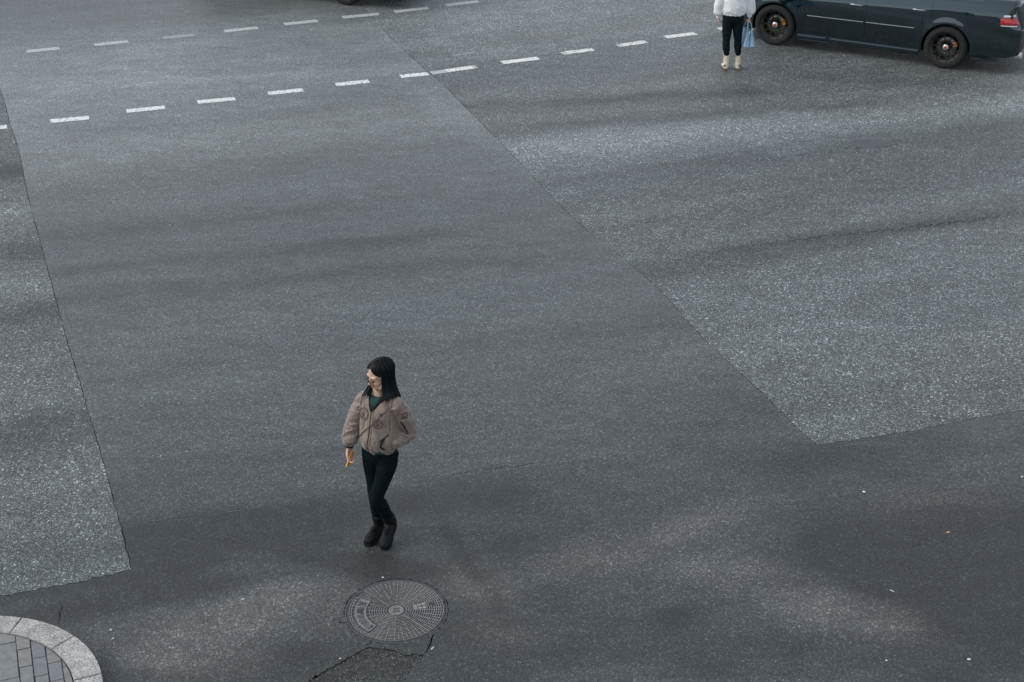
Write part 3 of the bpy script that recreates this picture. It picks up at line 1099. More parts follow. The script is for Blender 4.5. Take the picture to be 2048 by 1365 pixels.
def lean(x, z):
    """tail face leans forward above the bumper, nose leans back above its bumper"""
    if x > 4.1:
        t = (x - 4.1) / .56
        return x - .13 * t * t * min(1, max(0, (z - .70) / .18)) + .05 * t * t * min(1, max(0, (z - .93) / .08))
    if x < .5:
        t = (.5 - x) / .5
        return x + .10 * t * t * min(1, max(0, (z - .5) / .15)) + .05 * t * t * min(1, max(0, (.40 - z) / .15))
    return x


def car_shell():
    xs = set([0, .02, .05, .09, .14, .2, .3, .4, .5, 1.33, 1.36, 1.42, 1.49, 1.6, 1.8, 2.0, 2.2, 2.38, 2.53, 2.7, 2.9, 3.1, 3.2, 3.24, 4.0, 4.08, 4.16, 4.24, 4.30, 4.36, 4.42, 4.47, 4.52, 4.56, 4.60, 4.63, 4.65, 4.66])
    for xa in (XF, XR):
        for k in range(-12, 13):
            xs.add(round(xa + (ARCH - .0015) * math.sin(k / 12 * math.pi / 2), 4))
        xs.add(round(xa - ARCH - .002, 4)); xs.add(round(xa + ARCH + .002, 4))
    return sorted(xs)


def build_car(body_mat):
    root = empty('sedan')
    xs = car_shell()
    grid = []
    for x in xs:
        half = sect(x)
        full = [(-w, z) for w, z in half] + [(w, z) for w, z in half[::-1][1:]]
        grid.append([Vector((lean(x, z), y, z)) for y, z in full])
    ncol = len(grid[0])
    nr, nb = len(ROWS), len(ROWS) + 4
    DOORS = [(1.42, 2.38), (2.53, 3.24)]

    def part_of(i, jn):
        x0, x1 = xs[i], xs[i + 1]
        jj = jn if jn < ncol // 2 else ncol - 2 - jn       # mirrored row
        if jj < nb - 1:
            zt = (grid[i][jn].z + grid[i][jn + 1].z) / 2
            for k, (a, b) in enumerate(((1.42, 2.36), (2.38, 3.38))):
                if a <= x0 and x1 <= b + .01 and zt > .27:
                    if k == 1 and x1 > 3.24 and zt < .75: continue
                    return ('L' if jn < ncol // 2 else 'R', k)
        return None
    faces = {}
    for i in range(len(xs) - 1):
        for jn in range(ncol - 1):
            faces.setdefault(part_of(i, jn), []).append((i, jn))

    def mesh(fs, shrink=0.0, push=0.0):
        bm = bmesh.new()
        vm = {}
        for i, jn in fs:
            q = []
            for a, b in ((i, jn), (i + 1, jn), (i + 1, jn + 1), (i, jn + 1)):
                if (a, b) not in vm: vm[(a, b)] = bm.verts.new(grid[a][b])
                q.append(vm[(a, b)])
            bm.faces.new(q)
        return bm

    bm = mesh(faces[None])
    # closed nose and tail
    for g, rev in ((grid[0], False), (grid[-1], True)):
        vs = [bm.verts.new(p) for p in g]
        bm.faces.new(vs if rev else vs[::-1])
    bmesh.ops.remove_doubles(bm, verts=bm.verts[:], dist=.0006)
    body = obj('body', bm, body_mat, root, True)
    md = body.data
    # panels hung a little inside their openings, so the joints are real gaps
    for key, fs in faces.items():
        if key is None: continue
        bm = mesh(fs)
        c = sum((v.co for v in bm.verts), Vector()) / len(bm.verts)
        for v in bm.verts:
            if v.is_boundary:
                d = c - v.co
                v.co.x += .004 * (1 if d.x > 0 else -1)
                v.co.z += .003 * (1 if d.z > 0 else -1)
        d = obj('rear_door' if key[1] else 'front_door', bm, body_mat, root, True)
        s = -1 if key[0] == 'L' else 1
        # pull handle in its cup
        hx = 3.17 if key[1] else 2.22
        zs = ip(hx, T_SH) - .045
        yy = s * (ip(hx, T_W) + .008)
        bm = bmesh.new()
        bm_tube(bm, [(hx - .10, yy, zs, .008, .010), (hx - .05, yy + s * .018, zs + .003, .011, .015), (hx + .05, yy + s * .018, zs + .003, .011, .015), (hx + .10, yy, zs, .008, .010)], side=(0, 1, 0), n=10)
        obj('handle', bm, mat('polished handle', (.30, .33, .35), .2, .8, var=.05), d, True)
        # bright rubbing strip
        a, b = (1.47, 2.35) if not key[1] else (2.39, 3.13)
        bm = bmesh.new()
        n = 8
        prof = ((0, -.006), (.010, -.005), (.013, 0), (.007, .006), (0, .008))
        rg = []
        for k in range(n + 1):
            x = a + (b - a) * k / n
            z = .545 + (x - 1.42) * .012
            half = sect(x)
            y = np.interp(z, [p[1] for p in half[:nr]], [p[0] for p in half[:nr]])
            rg.append([bm.verts.new((x, s * (y + p[0] - .003), z + p[1])) for p in prof])
        for k in range(n):
            for m_ in range(4):
                bm.faces.new((rg[k][m_], rg[k + 1][m_], rg[k + 1][m_ + 1], rg[k][m_ + 1]))
        bm.faces.new(rg[0]); bm.faces.new(rg[-1][::-1])
        obj('side_moulding', bm, M_CHROME, d, False)
    # dark inside and floor, behind the joints
    bm = bmesh.new()
    prev = None
    for i, x in enumerate(xs):
        if x < .10 or x > 4.55 or abs(x - XF) < ARCH + .04 or abs(x - XR) < ARCH + .04: 
            prev = None; continue
        half = sect(x)
        vs = [bm.verts.new((x, s * (w - .02), z)) for s in (-1,) for w, z in half[:nb]] + [bm.verts.new((x, (w - .02), z)) for w, z in half[:nb][::-1]]
        if prev:
            for k in range(len(vs)):
                bm.faces.new((prev[k], vs[k], vs[(k + 1) % len(vs)], prev[(k + 1) % len(vs)]))
        prev = vs
    obj('inner_liner', bm, M_BLACK, root)
    bm = bmesh.new()
    bm_box(bm, (2.33, 0, .30), (4.2, 1.10, .16))
    obj('underbody', bm, M_BLACK, root)
    # wheel arches: dark wells and a thin lip
    for xa in (XF, XR):
        for s in (-1, 1):
            bm = bmesh.new()
            out, inn = [], []
            for k in range(25):
                a = math.pi * (-.10 + 1.20 * k / 24)
                x, z = xa + (ARCH + .004) * math.cos(a), WR + (ARCH + .004) * math.sin(a)
                out.append(bm.verts.new((x, s * (ip(xa, T_W) - .03), z)))
                inn.append(bm.verts.new((x, s * .52, z)))
            for k in range(24): bm.faces.new((out[k], out[k + 1], inn[k + 1], inn[k]))
            bm.faces.new(inn)
            obj('wheel_well', bm, M_BLACK, root)
    # side skirts with a narrow ledge that catches the sky
    for s in (-1, 1):
        bm = bmesh.new()
        x0, x1 = XF + ARCH + .03, XR - ARCH - .03
        prof = [(.795, .15), (.850, .155), (.866, .185), (.868, .222), (.852, .236), (.832, .248), (.80, .262), (.76, .20)]
        rg = []
        n = 10
        for k in range(n + 1):
            x = x0 + (x1 - x0) * k / n
            e = .012 * (1 - min(1, k / 2)) + .0
            rg.append([bm.verts.new((x, s * (p[0] + e), p[1])) for p in prof])
        for k in range(n):
            for m_ in range(len(prof)):
                bm.faces.new((rg[k][m_], rg[k + 1][m_], rg[k + 1][(m_ + 1) % len(prof)], rg[k][(m_ + 1) % len(prof)]))
        bm.faces.new(rg[0]); bm.faces.new(rg[-1][::-1])
        sk = obj('side_skirt', bm, body_mat, root)
        # winglet at the front of the skirt
        bm = bmesh.new()
        bm_prism(bm, [(x0 + .0, s * .845), (x0 + .55, s * .850), (x0 + .50, s * .875), (x0 + .02, s * .895)], .150, .176, .004)
        obj('skirt_winglet', bm, body_mat, sk)
        # lower corner blade behind the rear wheel
        bm = bmesh.new()
        bm_prism(bm, [(XR + ARCH + .03, s * .79), (4.42, s * .765), (4.40, s * .805), (4.2, s * .845), (XR + ARCH + .03, s * .868)], .205, .232, .005)
        obj('bumper_blade', bm, body_mat, root)

    # cabin: one painted shell, glass panes set on its sides
    NB, NTOP = 14, 12
    base = [(1.30, .65), (1.55, .75), (2.0, .778), (2.6, .782), (3.2, .776), (3.75, .73), (4.02, .64)]
    top = [(2.02, .50), (2.12, .545), (2.35, .565), (2.75, .57), (3.1, .555), (3.32, .53), (3.44, .46)]
    B = spline([(x, w, ip(x, T_BELT) - .012) for x, w in base], 4)
    T = spline([(x, w, 1.395 + .03 * math.sin((x - 1.9) / 1.6 * math.pi) - (.02 if x > 3.2 else 0)) for x, w in top], 4)
    m = len(B)

    def cab(u, v, s=1):
        """side surface of the cabin: u along, v from belt to roof"""
        k = min(m - 1, max(0, u * (m - 1))); a = int(k); f = k - a; b = min(m - 1, a + 1)
        p = B[a] * (1 - f) + B[b] * f; q = T[a] * (1 - f) + T[b] * f
        r = p * (1 - v) + q * v
        return Vector((r[0], s * (r[1] + .025 * math.sin(v * math.pi)), r[2]))
    bm = bmesh.new()
    rings = []
    for v in np.linspace(0, 1, 9):
        rg = [cab(u, v, -1) for u in np.linspace(0, 1, 25)] + [cab(u, v, 1) for u in np.linspace(1, 0, 25)]
        rings.append([bm.verts.new(p) for p in rg])
    for a, b in zip(rings[:-1], rings[1:]):
        for k in range(len(a)):
            bm.faces.new((a[k], a[(k + 1) % len(a)], b[(k + 1) % len(a)], b[k]))
    # crowned roof
    prev = rings[-1]
    for f, h in ((.85, .022), (.6, .042), (.3, .054)):
        c = Vector((2.73, 0, 0))
        nx = [bm.verts.new(Vector((c.x + (v.co.x - c.x) * f, v.co.y * f, v.co.z + h))) for v in rings[-1]]
        for k in range(len(nx)): bm.faces.new((prev[k], prev[(k + 1) % len(nx)], nx[(k + 1) % len(nx)], nx[k]))
        prev = nx
    cv = bm.verts.new((2.73, 0, sum(v.co.z for v in prev) / len(prev) + .004))
    for k in range(len(prev)): bm.faces.new((prev[k], prev[(k + 1) % len(prev)], cv))
    obj('cabin', bm, body_mat, root, True)

    def pane(name, us, v0, v1, s, off=.004):
        bm = bmesh.new()
        nv = 6
        g = []
        for j_ in range(nv + 1):
            row = []
            for u in us(j_ / nv):
                p = cab(u, v0 + (v1 - v0) * j_ / nv, s)
                q = cab(min(1, u + .01), v0 + (v1 - v0) * j_ / nv, s) - cab(max(0, u - .01), v0 + (v1 - v0) * j_ / nv, s)
                w_ = cab(u, min(1, v0 + (v1 - v0) * j_ / nv + .02), s) - p
                nrm = q.cross(w_).normalized()
                if nrm.y * s < 0: nrm = -nrm
                row.append(bm.verts.new(p + nrm * off))
            g.append(row)
        for a, b in zip(g[:-1], g[1:]):
            for k in range(len(a) - 1): bm.faces.new((a[k], a[k + 1], b[k + 1], b[k]))
        return obj(name, bm, M_GLASS, root, True)
    for s in (-1, 1):
        pane('side_window', lambda t: np.linspace(.20 + .04 * t, .475, 10), .07, .90, s)
        pane('side_window', lambda t: np.linspace(.515, .80 - .05 * t, 10), .07, .90, s)
        # bright line under the windows
        bm = bmesh.new()
        bm_tube(bm, [(*cab(u, .045, s), .006) for u in np.linspace(.19, .815, 16)] + [(*(cab(.822, .10, s) + Vector((0, s * .004, 0))), .006), (*(cab(.80, .30, s) + Vector((0, s * .004, 0))), .005)], n=8, sub=2)
        obj('window_trim', bm, M_CHROME, root, True)
    # windscreen and rear window bridge the two sides
    for name, u0, lo, hi in (('windscreen', 0.0, .06, .94), ('rear_window', 1.0, .06, .94)):
        bm = bmesh.new()
        g = []
        for j_ in range(7):
            v = lo + (hi - lo) * j_ / 6
            row = []
            for k in range(9):
                t = k / 8 * 2 - 1
                p = cab(u0, v, 1)
                dx = (.10 if u0 == 0 else -.08) * t * t
                row.append(bm.verts.new((p.x + (-.012 if u0 == 0 else .012) + dx * 0, p.y * .93 * t, p.z + .004)))
            g.append(row)
        for a, b in zip(g[:-1], g[1:]):
            for k in range(8): bm.faces.new((a[k], a[k + 1], b[k + 1], b[k]))
        obj(name, bm, M_GLASS, root, True)
    # mirrors
    for s in (-1, 1):
        bm = bmesh.new()
        bm_ball(bm, (1.62, s * .93, .99), (.055, .11, .075))
        bm_tube(bm, [(1.60, s * .74, .93, .03, .02), (1.62, s * .88, .965, .03, .02)], side=(1, 0, 0), n=8)
        obj('door_mirror', bm, body_mat, root, True)

    # lamps follow the shell, a few millimetres proud
    def patch(name, xa, xb, zlo, zhi, s, mat_, off=.006, parent=None):
        bm = bmesh.new()
        cols = [i for i, x in enumerate(xs) if xa <= x <= xb]
        g = []
        for i in cols:
            half = sect(xs[i])
            zz = [p[1] for p in half[:nr]]; ww = [p[0] for p in half[:nr]]
            row = []
            for k in range(6):
                z = zlo + (zhi - zlo) * k / 5
                row.append(Vector((lean(xs[i], z), s * float(np.interp(z, zz, ww)), z)))
            g.append(row)
        # wrap round the end face towards the plate
        if xb >= 4.66 or xa <= 0:
            e = g[-1] if xb >= 4.66 else g[0]
            ext = [Vector((p.x + (.002 if xb >= 4.66 else -.002), p.y * .62, p.z)) for p in e]
            g = g + [ext] if xb >= 4.66 else [ext] + g
        V = []
        for a in range(len(g)):
            row = []
            for b in range(6):
                du = g[min(a + 1, len(g) - 1)][b] - g[max(a - 1, 0)][b]
                dv = g[a][min(b + 1, 5)] - g[a][max(b - 1, 0)]
                n_ = du.cross(dv).normalized()
                if n_.y * s < 0 and abs(n_.y) > .2: n_ = -n_
                if abs(n_.y) <= .2: n_ = Vector((1 if xb > 2 else -1, 0, 0))
                edge = a in (0, len(g) - 1) or b in (0, 5)
                row.append(bm.verts.new(g[a][b] + n_ * (-.004 if edge else off)))
            V.append(row)
        for a in range(len(g) - 1):
            for b in range(5): bm.faces.new((V[a][b], V[a + 1][b], V[a + 1][b + 1], V[a][b + 1]))
        return obj(name, bm, mat_, parent or root, True)
    for s in (-1, 1):
        tl = patch('tail_light', 4.36, 4.66, .755, .86, s, M_RED, .010)
        patch('upper_lens', 4.42, 4.66, .862, .90, s, M_CLEAR, .010, tl)
        patch('lower_lens', 4.36, 4.63, .735, .752, s, M_CLEAR, .009, tl)
        patch('headlight', 0.0, .40, .52, .60, s, M_CLEAR, .008)
        # boot side: parking sensor, reflector, exhaust
        bm = bmesh.new()
        bm_ball(bm, (4.645, s * .62, .66), (.03, .055, .020))
        obj('bumper_trim', bm, mat('grey trim', (.20, .22, .22), .4, .4), root, True)
        bm = bmesh.new()
        bm_box(bm, (4.655, s * .62, .45), (.03, .05, .12), bev=.008)
        obj('reflector', bm, M_REFL, root)
        bm = bmesh.new()
        for r0, r1 in ((.045, .037),):
            rg = []
            for r, x in ((r1, 4.45), (r0, 4.45), (r0, 4.70), (r1, 4.70)):
                rg.append([bm.verts.new((x, s * .56 + r * math.cos(2 * math.pi * k / 16), .27 + r * math.sin(2 * math.pi * k / 16))) for k in range(16)])
            for k in range(4):
                a, b = rg[k], rg[(k + 1) % 4]
                for q in range(16): bm.faces.new((a[q], a[(q + 1) % 16], b[(q + 1) % 16], b[q]))
        obj('exhaust_tip', bm, M_HUB, root, True)
        # front fog recess
        bm = bmesh.new()
        bm_ball(bm, (.075, s * .56, .34), (.03, .09, .05))
        obj('fog_light', bm, M_CLEAR, root, True)
    # boot lid with a small lip, bumper seam, plate and oval badge
    bm = bmesh.new()
    g = []
    for i, x in enumerate(xs):
        if x < 4.0: continue
        half = sect(x)[nb - 1:]
        row = []
        for w, z in half: row.append((-w * .93, z))
        row = row + [(-y, z) for y, z in row[::-1][1:]]
        lift = .004 + .028 * max(0, (x - 4.42) / .24) ** 2
        g.append([bm.verts.new((lean(x, .95) + (.012 if x > 4.6 else 0), y, z + lift)) for y, z in row])
    for a, b in zip(g[:-1], g[1:]):
        for k in range(len(a) - 1): bm.faces.new((a[k], a[k + 1], b[k + 1], b[k]))
    r = bmesh.ops.extrude_face_region(bm, geom=bm.faces[:])
    for v in [q for q in r['geom'] if isinstance(q, bmesh.types.BMVert)]: v.co.z -= .02
    obj('boot_lid', bm, body_mat, root, True)
    bm = bmesh.new()
    bm_box(bm, (4.578, 0, .80), (.012, .46, .15), bev=.004)
    obj('licence_plate', bm, M_PLATE_C, root)
    bm = bmesh.new()
    bm_ball(bm, (4.575, 0, .935), (.010, .065, .034))
    obj('badge', bm, M_BADGE, root, True)
    # seam between the rear bumper and the flank
    bm = bmesh.new()
    for s in (-1, 1):
        pts = []
        for x in np.linspace(XR + ARCH + .02, 4.36, 8):
            half = sect(x)
            z = .665 + (x - 4.0) * .06
            w = float(np.interp(z, [p[1] for p in half[:nr]], [p[0] for p in half[:nr]]))
            pts.append((x, s * (w + .0005), z, .003))
        bm_tube(bm, pts, n=6, sub=2)
    tag(obj('bumper_seam', bm, M_BLACK, root), kind='stuff')
    # grille
    bm = bmesh.new()
    bm_box(bm, (.045, 0, .555), (.05, .62, .10), bev=.01)
    obj('grille', bm, M_BLACK, root)

    # wheels
    for xa in (XF, XR):
        for s in (-1, 1):
            cy = s * .755
            bm = bmesh.new()
            o_ = .108
            prof = [(.228, o_ * .86), (.236, o_), (.262, o_ * 1.06), (.292, o_ * 1.0), (.312, o_ * .86), (WR, o_ * .55), (WR, -o_ * .55), (.312, -o_ * .86), (.292, -o_), (.262, -o_ * 1.06), (.236, -o_), (.228, -o_ * .86)]
            bm_lathe(bm, prof, 56, 'Y', closed=True)
            w = obj('wheel', bm, M_TYRE, root, True, (xa, cy, WR))
            bm = bmesh.new()
            prof = [(.231, s * .094), (.224, s * .102), (.218, s * .098), (.214, s * .075), (.202, s * .05), (.196, -s * .09), (.204, -s * .094), (.210, s * .04), (.226, s * .07)]
            bm_lathe(bm, prof, 56, 'Y', closed=True)
            obj('rim', bm, M_BARREL, w, True)
            bm = bmesh.new()
            rot0 = random.random()
            bm_lathe(bm, [(.232, s * .097), (.227, s * .1065), (.219, s * .104), (.217, s * .09)], 56, 'Y', closed=True)
            for k in range(10):
                a = 2 * math.pi * (k + rot0) / 10
                da = .05 if k % 2 else -.05
                v0 = Vector((.050 * math.cos(a + da * 2), s * .062, .050 * math.sin(a + da * 2)))
                v1 = Vector((.222 * math.cos(a), s * .094, .222 * math.sin(a)))
                ax = (v1 - v0).normalized(); sd = ax.cross(Vector((0, 1, 0))).normalized()
                M = Matrix((ax, sd, ax.cross(sd))).transposed()
                bm_box(bm, (v0 + v1) / 2, ((v1 - v0).length, .015, .026), M, .003)
            bm_lathe(bm, [(.001, s * .058), (.058, s * .060), (.062, s * .045), (.058, s * .02), (.001, s * .02)], 24, 'Y')
            tag(obj('spokes', bm, M_RIMD, w), kind='stuff')
            bm = bmesh.new()
            bm_lathe(bm, [(.001, s * .074), (.026, s * .074), (.036, s * .066), (.046, s * .062), (.046, s * .05), (.001, s * .05)], 24, 'Y')
            obj('hub', bm, M_HUB, w, True)
            bm = bmesh.new()
            bm_lathe(bm, [(.001, s * .079), (.020, s * .079), (.023, s * .073), (.001, s * .07)], 20, 'Y')
            obj('centre_cap', bm, M_RED, w, True)
            bm = bmesh.new()
            bm_lathe(bm, [(.06, s * .012), (.158, s * .012), (.158, -s * .012), (.06, -s * .012)], 40, 'Y', closed=True)
            obj('brake_disc', bm, M_DISC, w, True)
            bm = bmesh.new()
            hw = .62 if xa == XF else .45
            q0 = [(.168 * math.cos(a), .168 * math.sin(a)) for a in np.linspace(.18 - hw * .5 + .2, .18 + hw * .5 + .2, 7)]
            q1 = [(.112 * math.cos(a), .112 * math.sin(a)) for a in np.linspace(.18 + hw * .5 + .2, .18 - hw * .5 + .2, 7)]
            vs0 = [bm.verts.new((x, s * .050, z)) for x, z in q0 + q1]
            vs1 = [bm.verts.new((x, -s * .030, z)) for x, z in q0 + q1]
            n_ = len(vs0)
            bm.faces.new(vs0); bm.faces.new(vs1[::-1])
            for k in range(n_): bm.faces.new((vs0[k], vs1[k], vs1[(k + 1) % n_], vs0[(k + 1) % n_]))
            bmesh.ops.recalc_face_normals(bm, faces=bm.faces[:])
            bmesh.ops.bevel(bm, geom=list(bm.edges), offset=.005, segments=2, affect='EDGES')
            obj('brake_caliper', bm, M_CALIPER, w)
    return root


CAR = build_car(M_BODY)
ra, rb = G(1545, 91), G(1885, 138)
hd = (rb - ra).normalized()
rz = math.atan2(hd.y, hd.x)
near = Vector((math.sin(rz), -math.cos(rz), 0))              # towards the footbridge
CAR.location = ra - hd * XF - near * .85
CAR.rotation_euler = (0, 0, rz)
tag(CAR, 'dark teal saloon car with black wheels turning behind the woman in white', 'car', 'cars crossing the junction')

CAR2 = copy_tree(CAR)
g = G(690, 11)
h2 = Vector((math.cos(rz + .02), math.sin(rz + .02), 0))
n2 = Vector((h2.y, -h2.x, 0))
CAR2.location = g - h2 * XR - n2 * .85
CAR2.rotation_euler = (0, 0, rz + .02)
CAR2['label'] = 'dark car cut off by the top edge, one tyre above the faded lane dashes'
# ------------------------------------------------------------------ people
M_SKIN = mat('skin', (.53, .345, .25), .5, var=.06, scale=25)
M_LIPS = mat('lips', (.36, .13, .11), .45, var=.05)
M_EYE = mat('dark eye', (.015, .012, .011), .25, var=.05)
M_BROW = mat('brow hair', (.020, .016, .014), .8, var=.1)
M_HAIR = mat('black hair', (.004, .0065, .0075), .42, var=.35, scale=120, spec=.22)
M_JACKET = mat('taupe bomber nylon', (.185, .143, .115), .62, var=.09, scale=14, bump=.15, bscale=60, sheen=.3)
M_RIBK = mat('black ribbed knit', (.006, .009, .012), .9, var=.2, scale=80, bump=.5, bscale=300)
M_RIBT = mat('dark teal knit hem', (.010, .035, .036), .9, var=.2, scale=80, bump=.4, bscale=300)
M_SHIRT = mat('bottle green jersey', (.006, .050, .034), .85, var=.12)
M_PANTS = mat('black trousers', (.0035, .0070, .0090), .92, var=.25, scale=30, bump=.2, spec=.08)
M_BOOT = mat('black boot leather', (.0045, .0065, .008), .55, var=.25, scale=40, bump=.4, bscale=150, spec=.15)
M_SOLE = mat('black boot sole', (.008, .010, .012), .8, var=.2, spec=.15)
M_WIRE = mat('thin dark frame', (.03, .022, .018), .3, .6, var=.05)
M_ZIP = mat('dark zip', (.035, .028, .026), .5, .2, var=.15)
M_PATCH = mat('sewn patch cloth', (.185, .132, .108), .75, var=.12, scale=60)
M_THREAD = mat('dark embroidery', (.055, .040, .042), .8, var=.15)
M_SEAM = mat('taupe flap cloth', (.165, .12, .096), .65, var=.08)
M_STRAP = mat('dull leather strap', (.11, .088, .075), .5, var=.15)


def V(*a):
    return Vector(a)


def frame(f, u=Vector((0, 0, 1))):
    """columns: forward, left, up"""
    f = f.normalized()
    l = u.cross(f).normalized()
    return Matrix((f, l, f.cross(l))).transposed()


def hand_shapes(bm, wrist, d, palm_n, side, curl, size=1.0, spread=.0, thumb=1):
    """palm and five separate fingers; d points to the fingertips, palm_n out of the palm, side to the thumb"""
    d, side = d.normalized(), side.normalized()
    n = palm_n.normalized()
    k = size
    c = wrist + d * .045 * k
    F = Matrix((d, side, n)).transposed()
    bm_tube(bm, [(*(wrist - d * .05 * k), .023 * k, .018 * k), (*wrist, .024 * k, .017 * k), (*(wrist + d * .03 * k), .034 * k, .015 * k), (*(wrist + d * .075 * k), .037 * k, .013 * k), (*(wrist + d * .085 * k), .034 * k, .011 * k)], side=side, n=12, sub=3)
    for i, (o, ln) in enumerate(((.026, .070), (.009, .080), (-.009, .074), (-.025, .058))):
        p = wrist + d * .075 * k + side * o * k
        pts = [(*(wrist + d * .05 * k + side * o * .8 * k), .0095 * k)]
        a = 0
        dirv = d + side * spread * o * 20
        for j_, (seg, bend) in enumerate(((.42, curl[0]), (.32, curl[1]), (.26, curl[2]))):
            pts.append((*p, .0092 * k if j_ == 0 else .0085 * k))
            a += bend * (1 + .12 * i)
            p = p + (dirv.normalized() * math.cos(a) + n * math.sin(a)) * ln * seg * k
        pts.append((*p, .0066 * k))
        bm_tube(bm, pts, side=side, n=8, sub=3)
    p0 = wrist + d * .018 * k + side * .022 * k
    p1 = p0 + (d * .6 + side * .75 + n * .25).normalized() * .036 * k
    p2 = p1 + (d * .9 + side * .15 * (2 - thumb) + n * .45).normalized() * .030 * k
    p3 = p2 + (d * .85 - side * .30 * thumb + n * .5).normalized() * .024 * k
    bm_tube(bm, [(*p0, .013 * k), (*p1, .0115 * k), (*p2, .0098 * k), (*p3, .0072 * k)], side=n, n=8, sub=3)


def head_shapes(bm, c, F, k=1.0):
    def at(f, l, u): return c + F @ V(f, l, u) * k
    bm_ball(bm, at(-.014, 0, .030), (.096 * k, .074 * k, .088 * k), F, 20, 14)
    bm_ball(bm, at(.020, 0, -.020), (.072 * k, .061 * k, .088 * k), F, 18, 12)
    bm_ball(bm, at(.044, 0, -.070), (.040 * k, .044 * k, .034 * k), F)
    bm_ball(bm, at(.066, 0, -.094), (.022 * k, .024 * k, .016 * k), F)
    for s in (-1, 1):
        bm_ball(bm, at(.054, s * .036, -.030), (.030 * k, .024 * k, .026 * k), F)
        bm_ball(bm, at(.064, s * .030, .022), (.024 * k, .028 * k, .012 * k), F)
        bm_ball(bm, at(-.012, s * .073, -.012), (.020 * k, .010 * k, .032 * k), F)
        bm_ball(bm, at(.090, s * .0115, -.040), (.011 * k, .008 * k, .007 * k), F)
        bm_tube(bm, [(*at(.02, s * .055, -.058), .018 * k), (*at(.05, s * .034, -.088), .016 * k)], n=8)
    bm_tube(bm, [(*at(.080, 0, .014), .009 * k, .010 * k), (*at(.092, 0, -.010), .0085 * k, .010 * k), (*at(.104, 0, -.034), .0105 * k, .011 * k)], side=F @ V(0, 1, 0), n=10)
    bm_tube(bm, [(*at(-.03, 0, -.05), .050 * k), (*at(-.035, 0, -.12), .048 * k), (*at(-.042, 0, -.175), .058 * k)], n=14)


def face_parts(root, c, F, k=1.0):
    def at(f, l, u): return c + F @ V(f, l, u) * k
    for s in (-1, 1):
        bm = bmesh.new()
        bm_ball(bm, at(.0855, s * .031, -.002), (.006 * k, .013 * k, .0055 * k), F, 12, 8)
        obj('eye', bm, M_EYE, root, True)
        bm = bmesh.new()
        bm_tube(bm, [(*at(.0885, s * .014, .017), .0028 * k), (*at(.088, s * .032, .022), .0034 * k), (*at(.074, s * .050, .016), .002 * k)], n=6)
        obj('eyebrow', bm, M_BROW, root, True)
    bm = bmesh.new()
    for u, r in ((-.0605, .0052), (-.0695, .0062)):
        bm_tube(bm, [(*at(.074, -.022, -.065), .002 * k), (*at(.0845, -.010, u), r * .8 * k), (*at(.087, 0, u + .0005), r * k), (*at(.0845, .010, u), r * .8 * k), (*at(.074, .022, -.065), .002 * k)], side=F @ V(0, 0, 1), n=8)
    obj('lips', remesh(bm, .0022 * k, 2) if False else bm, M_LIPS, root, True)


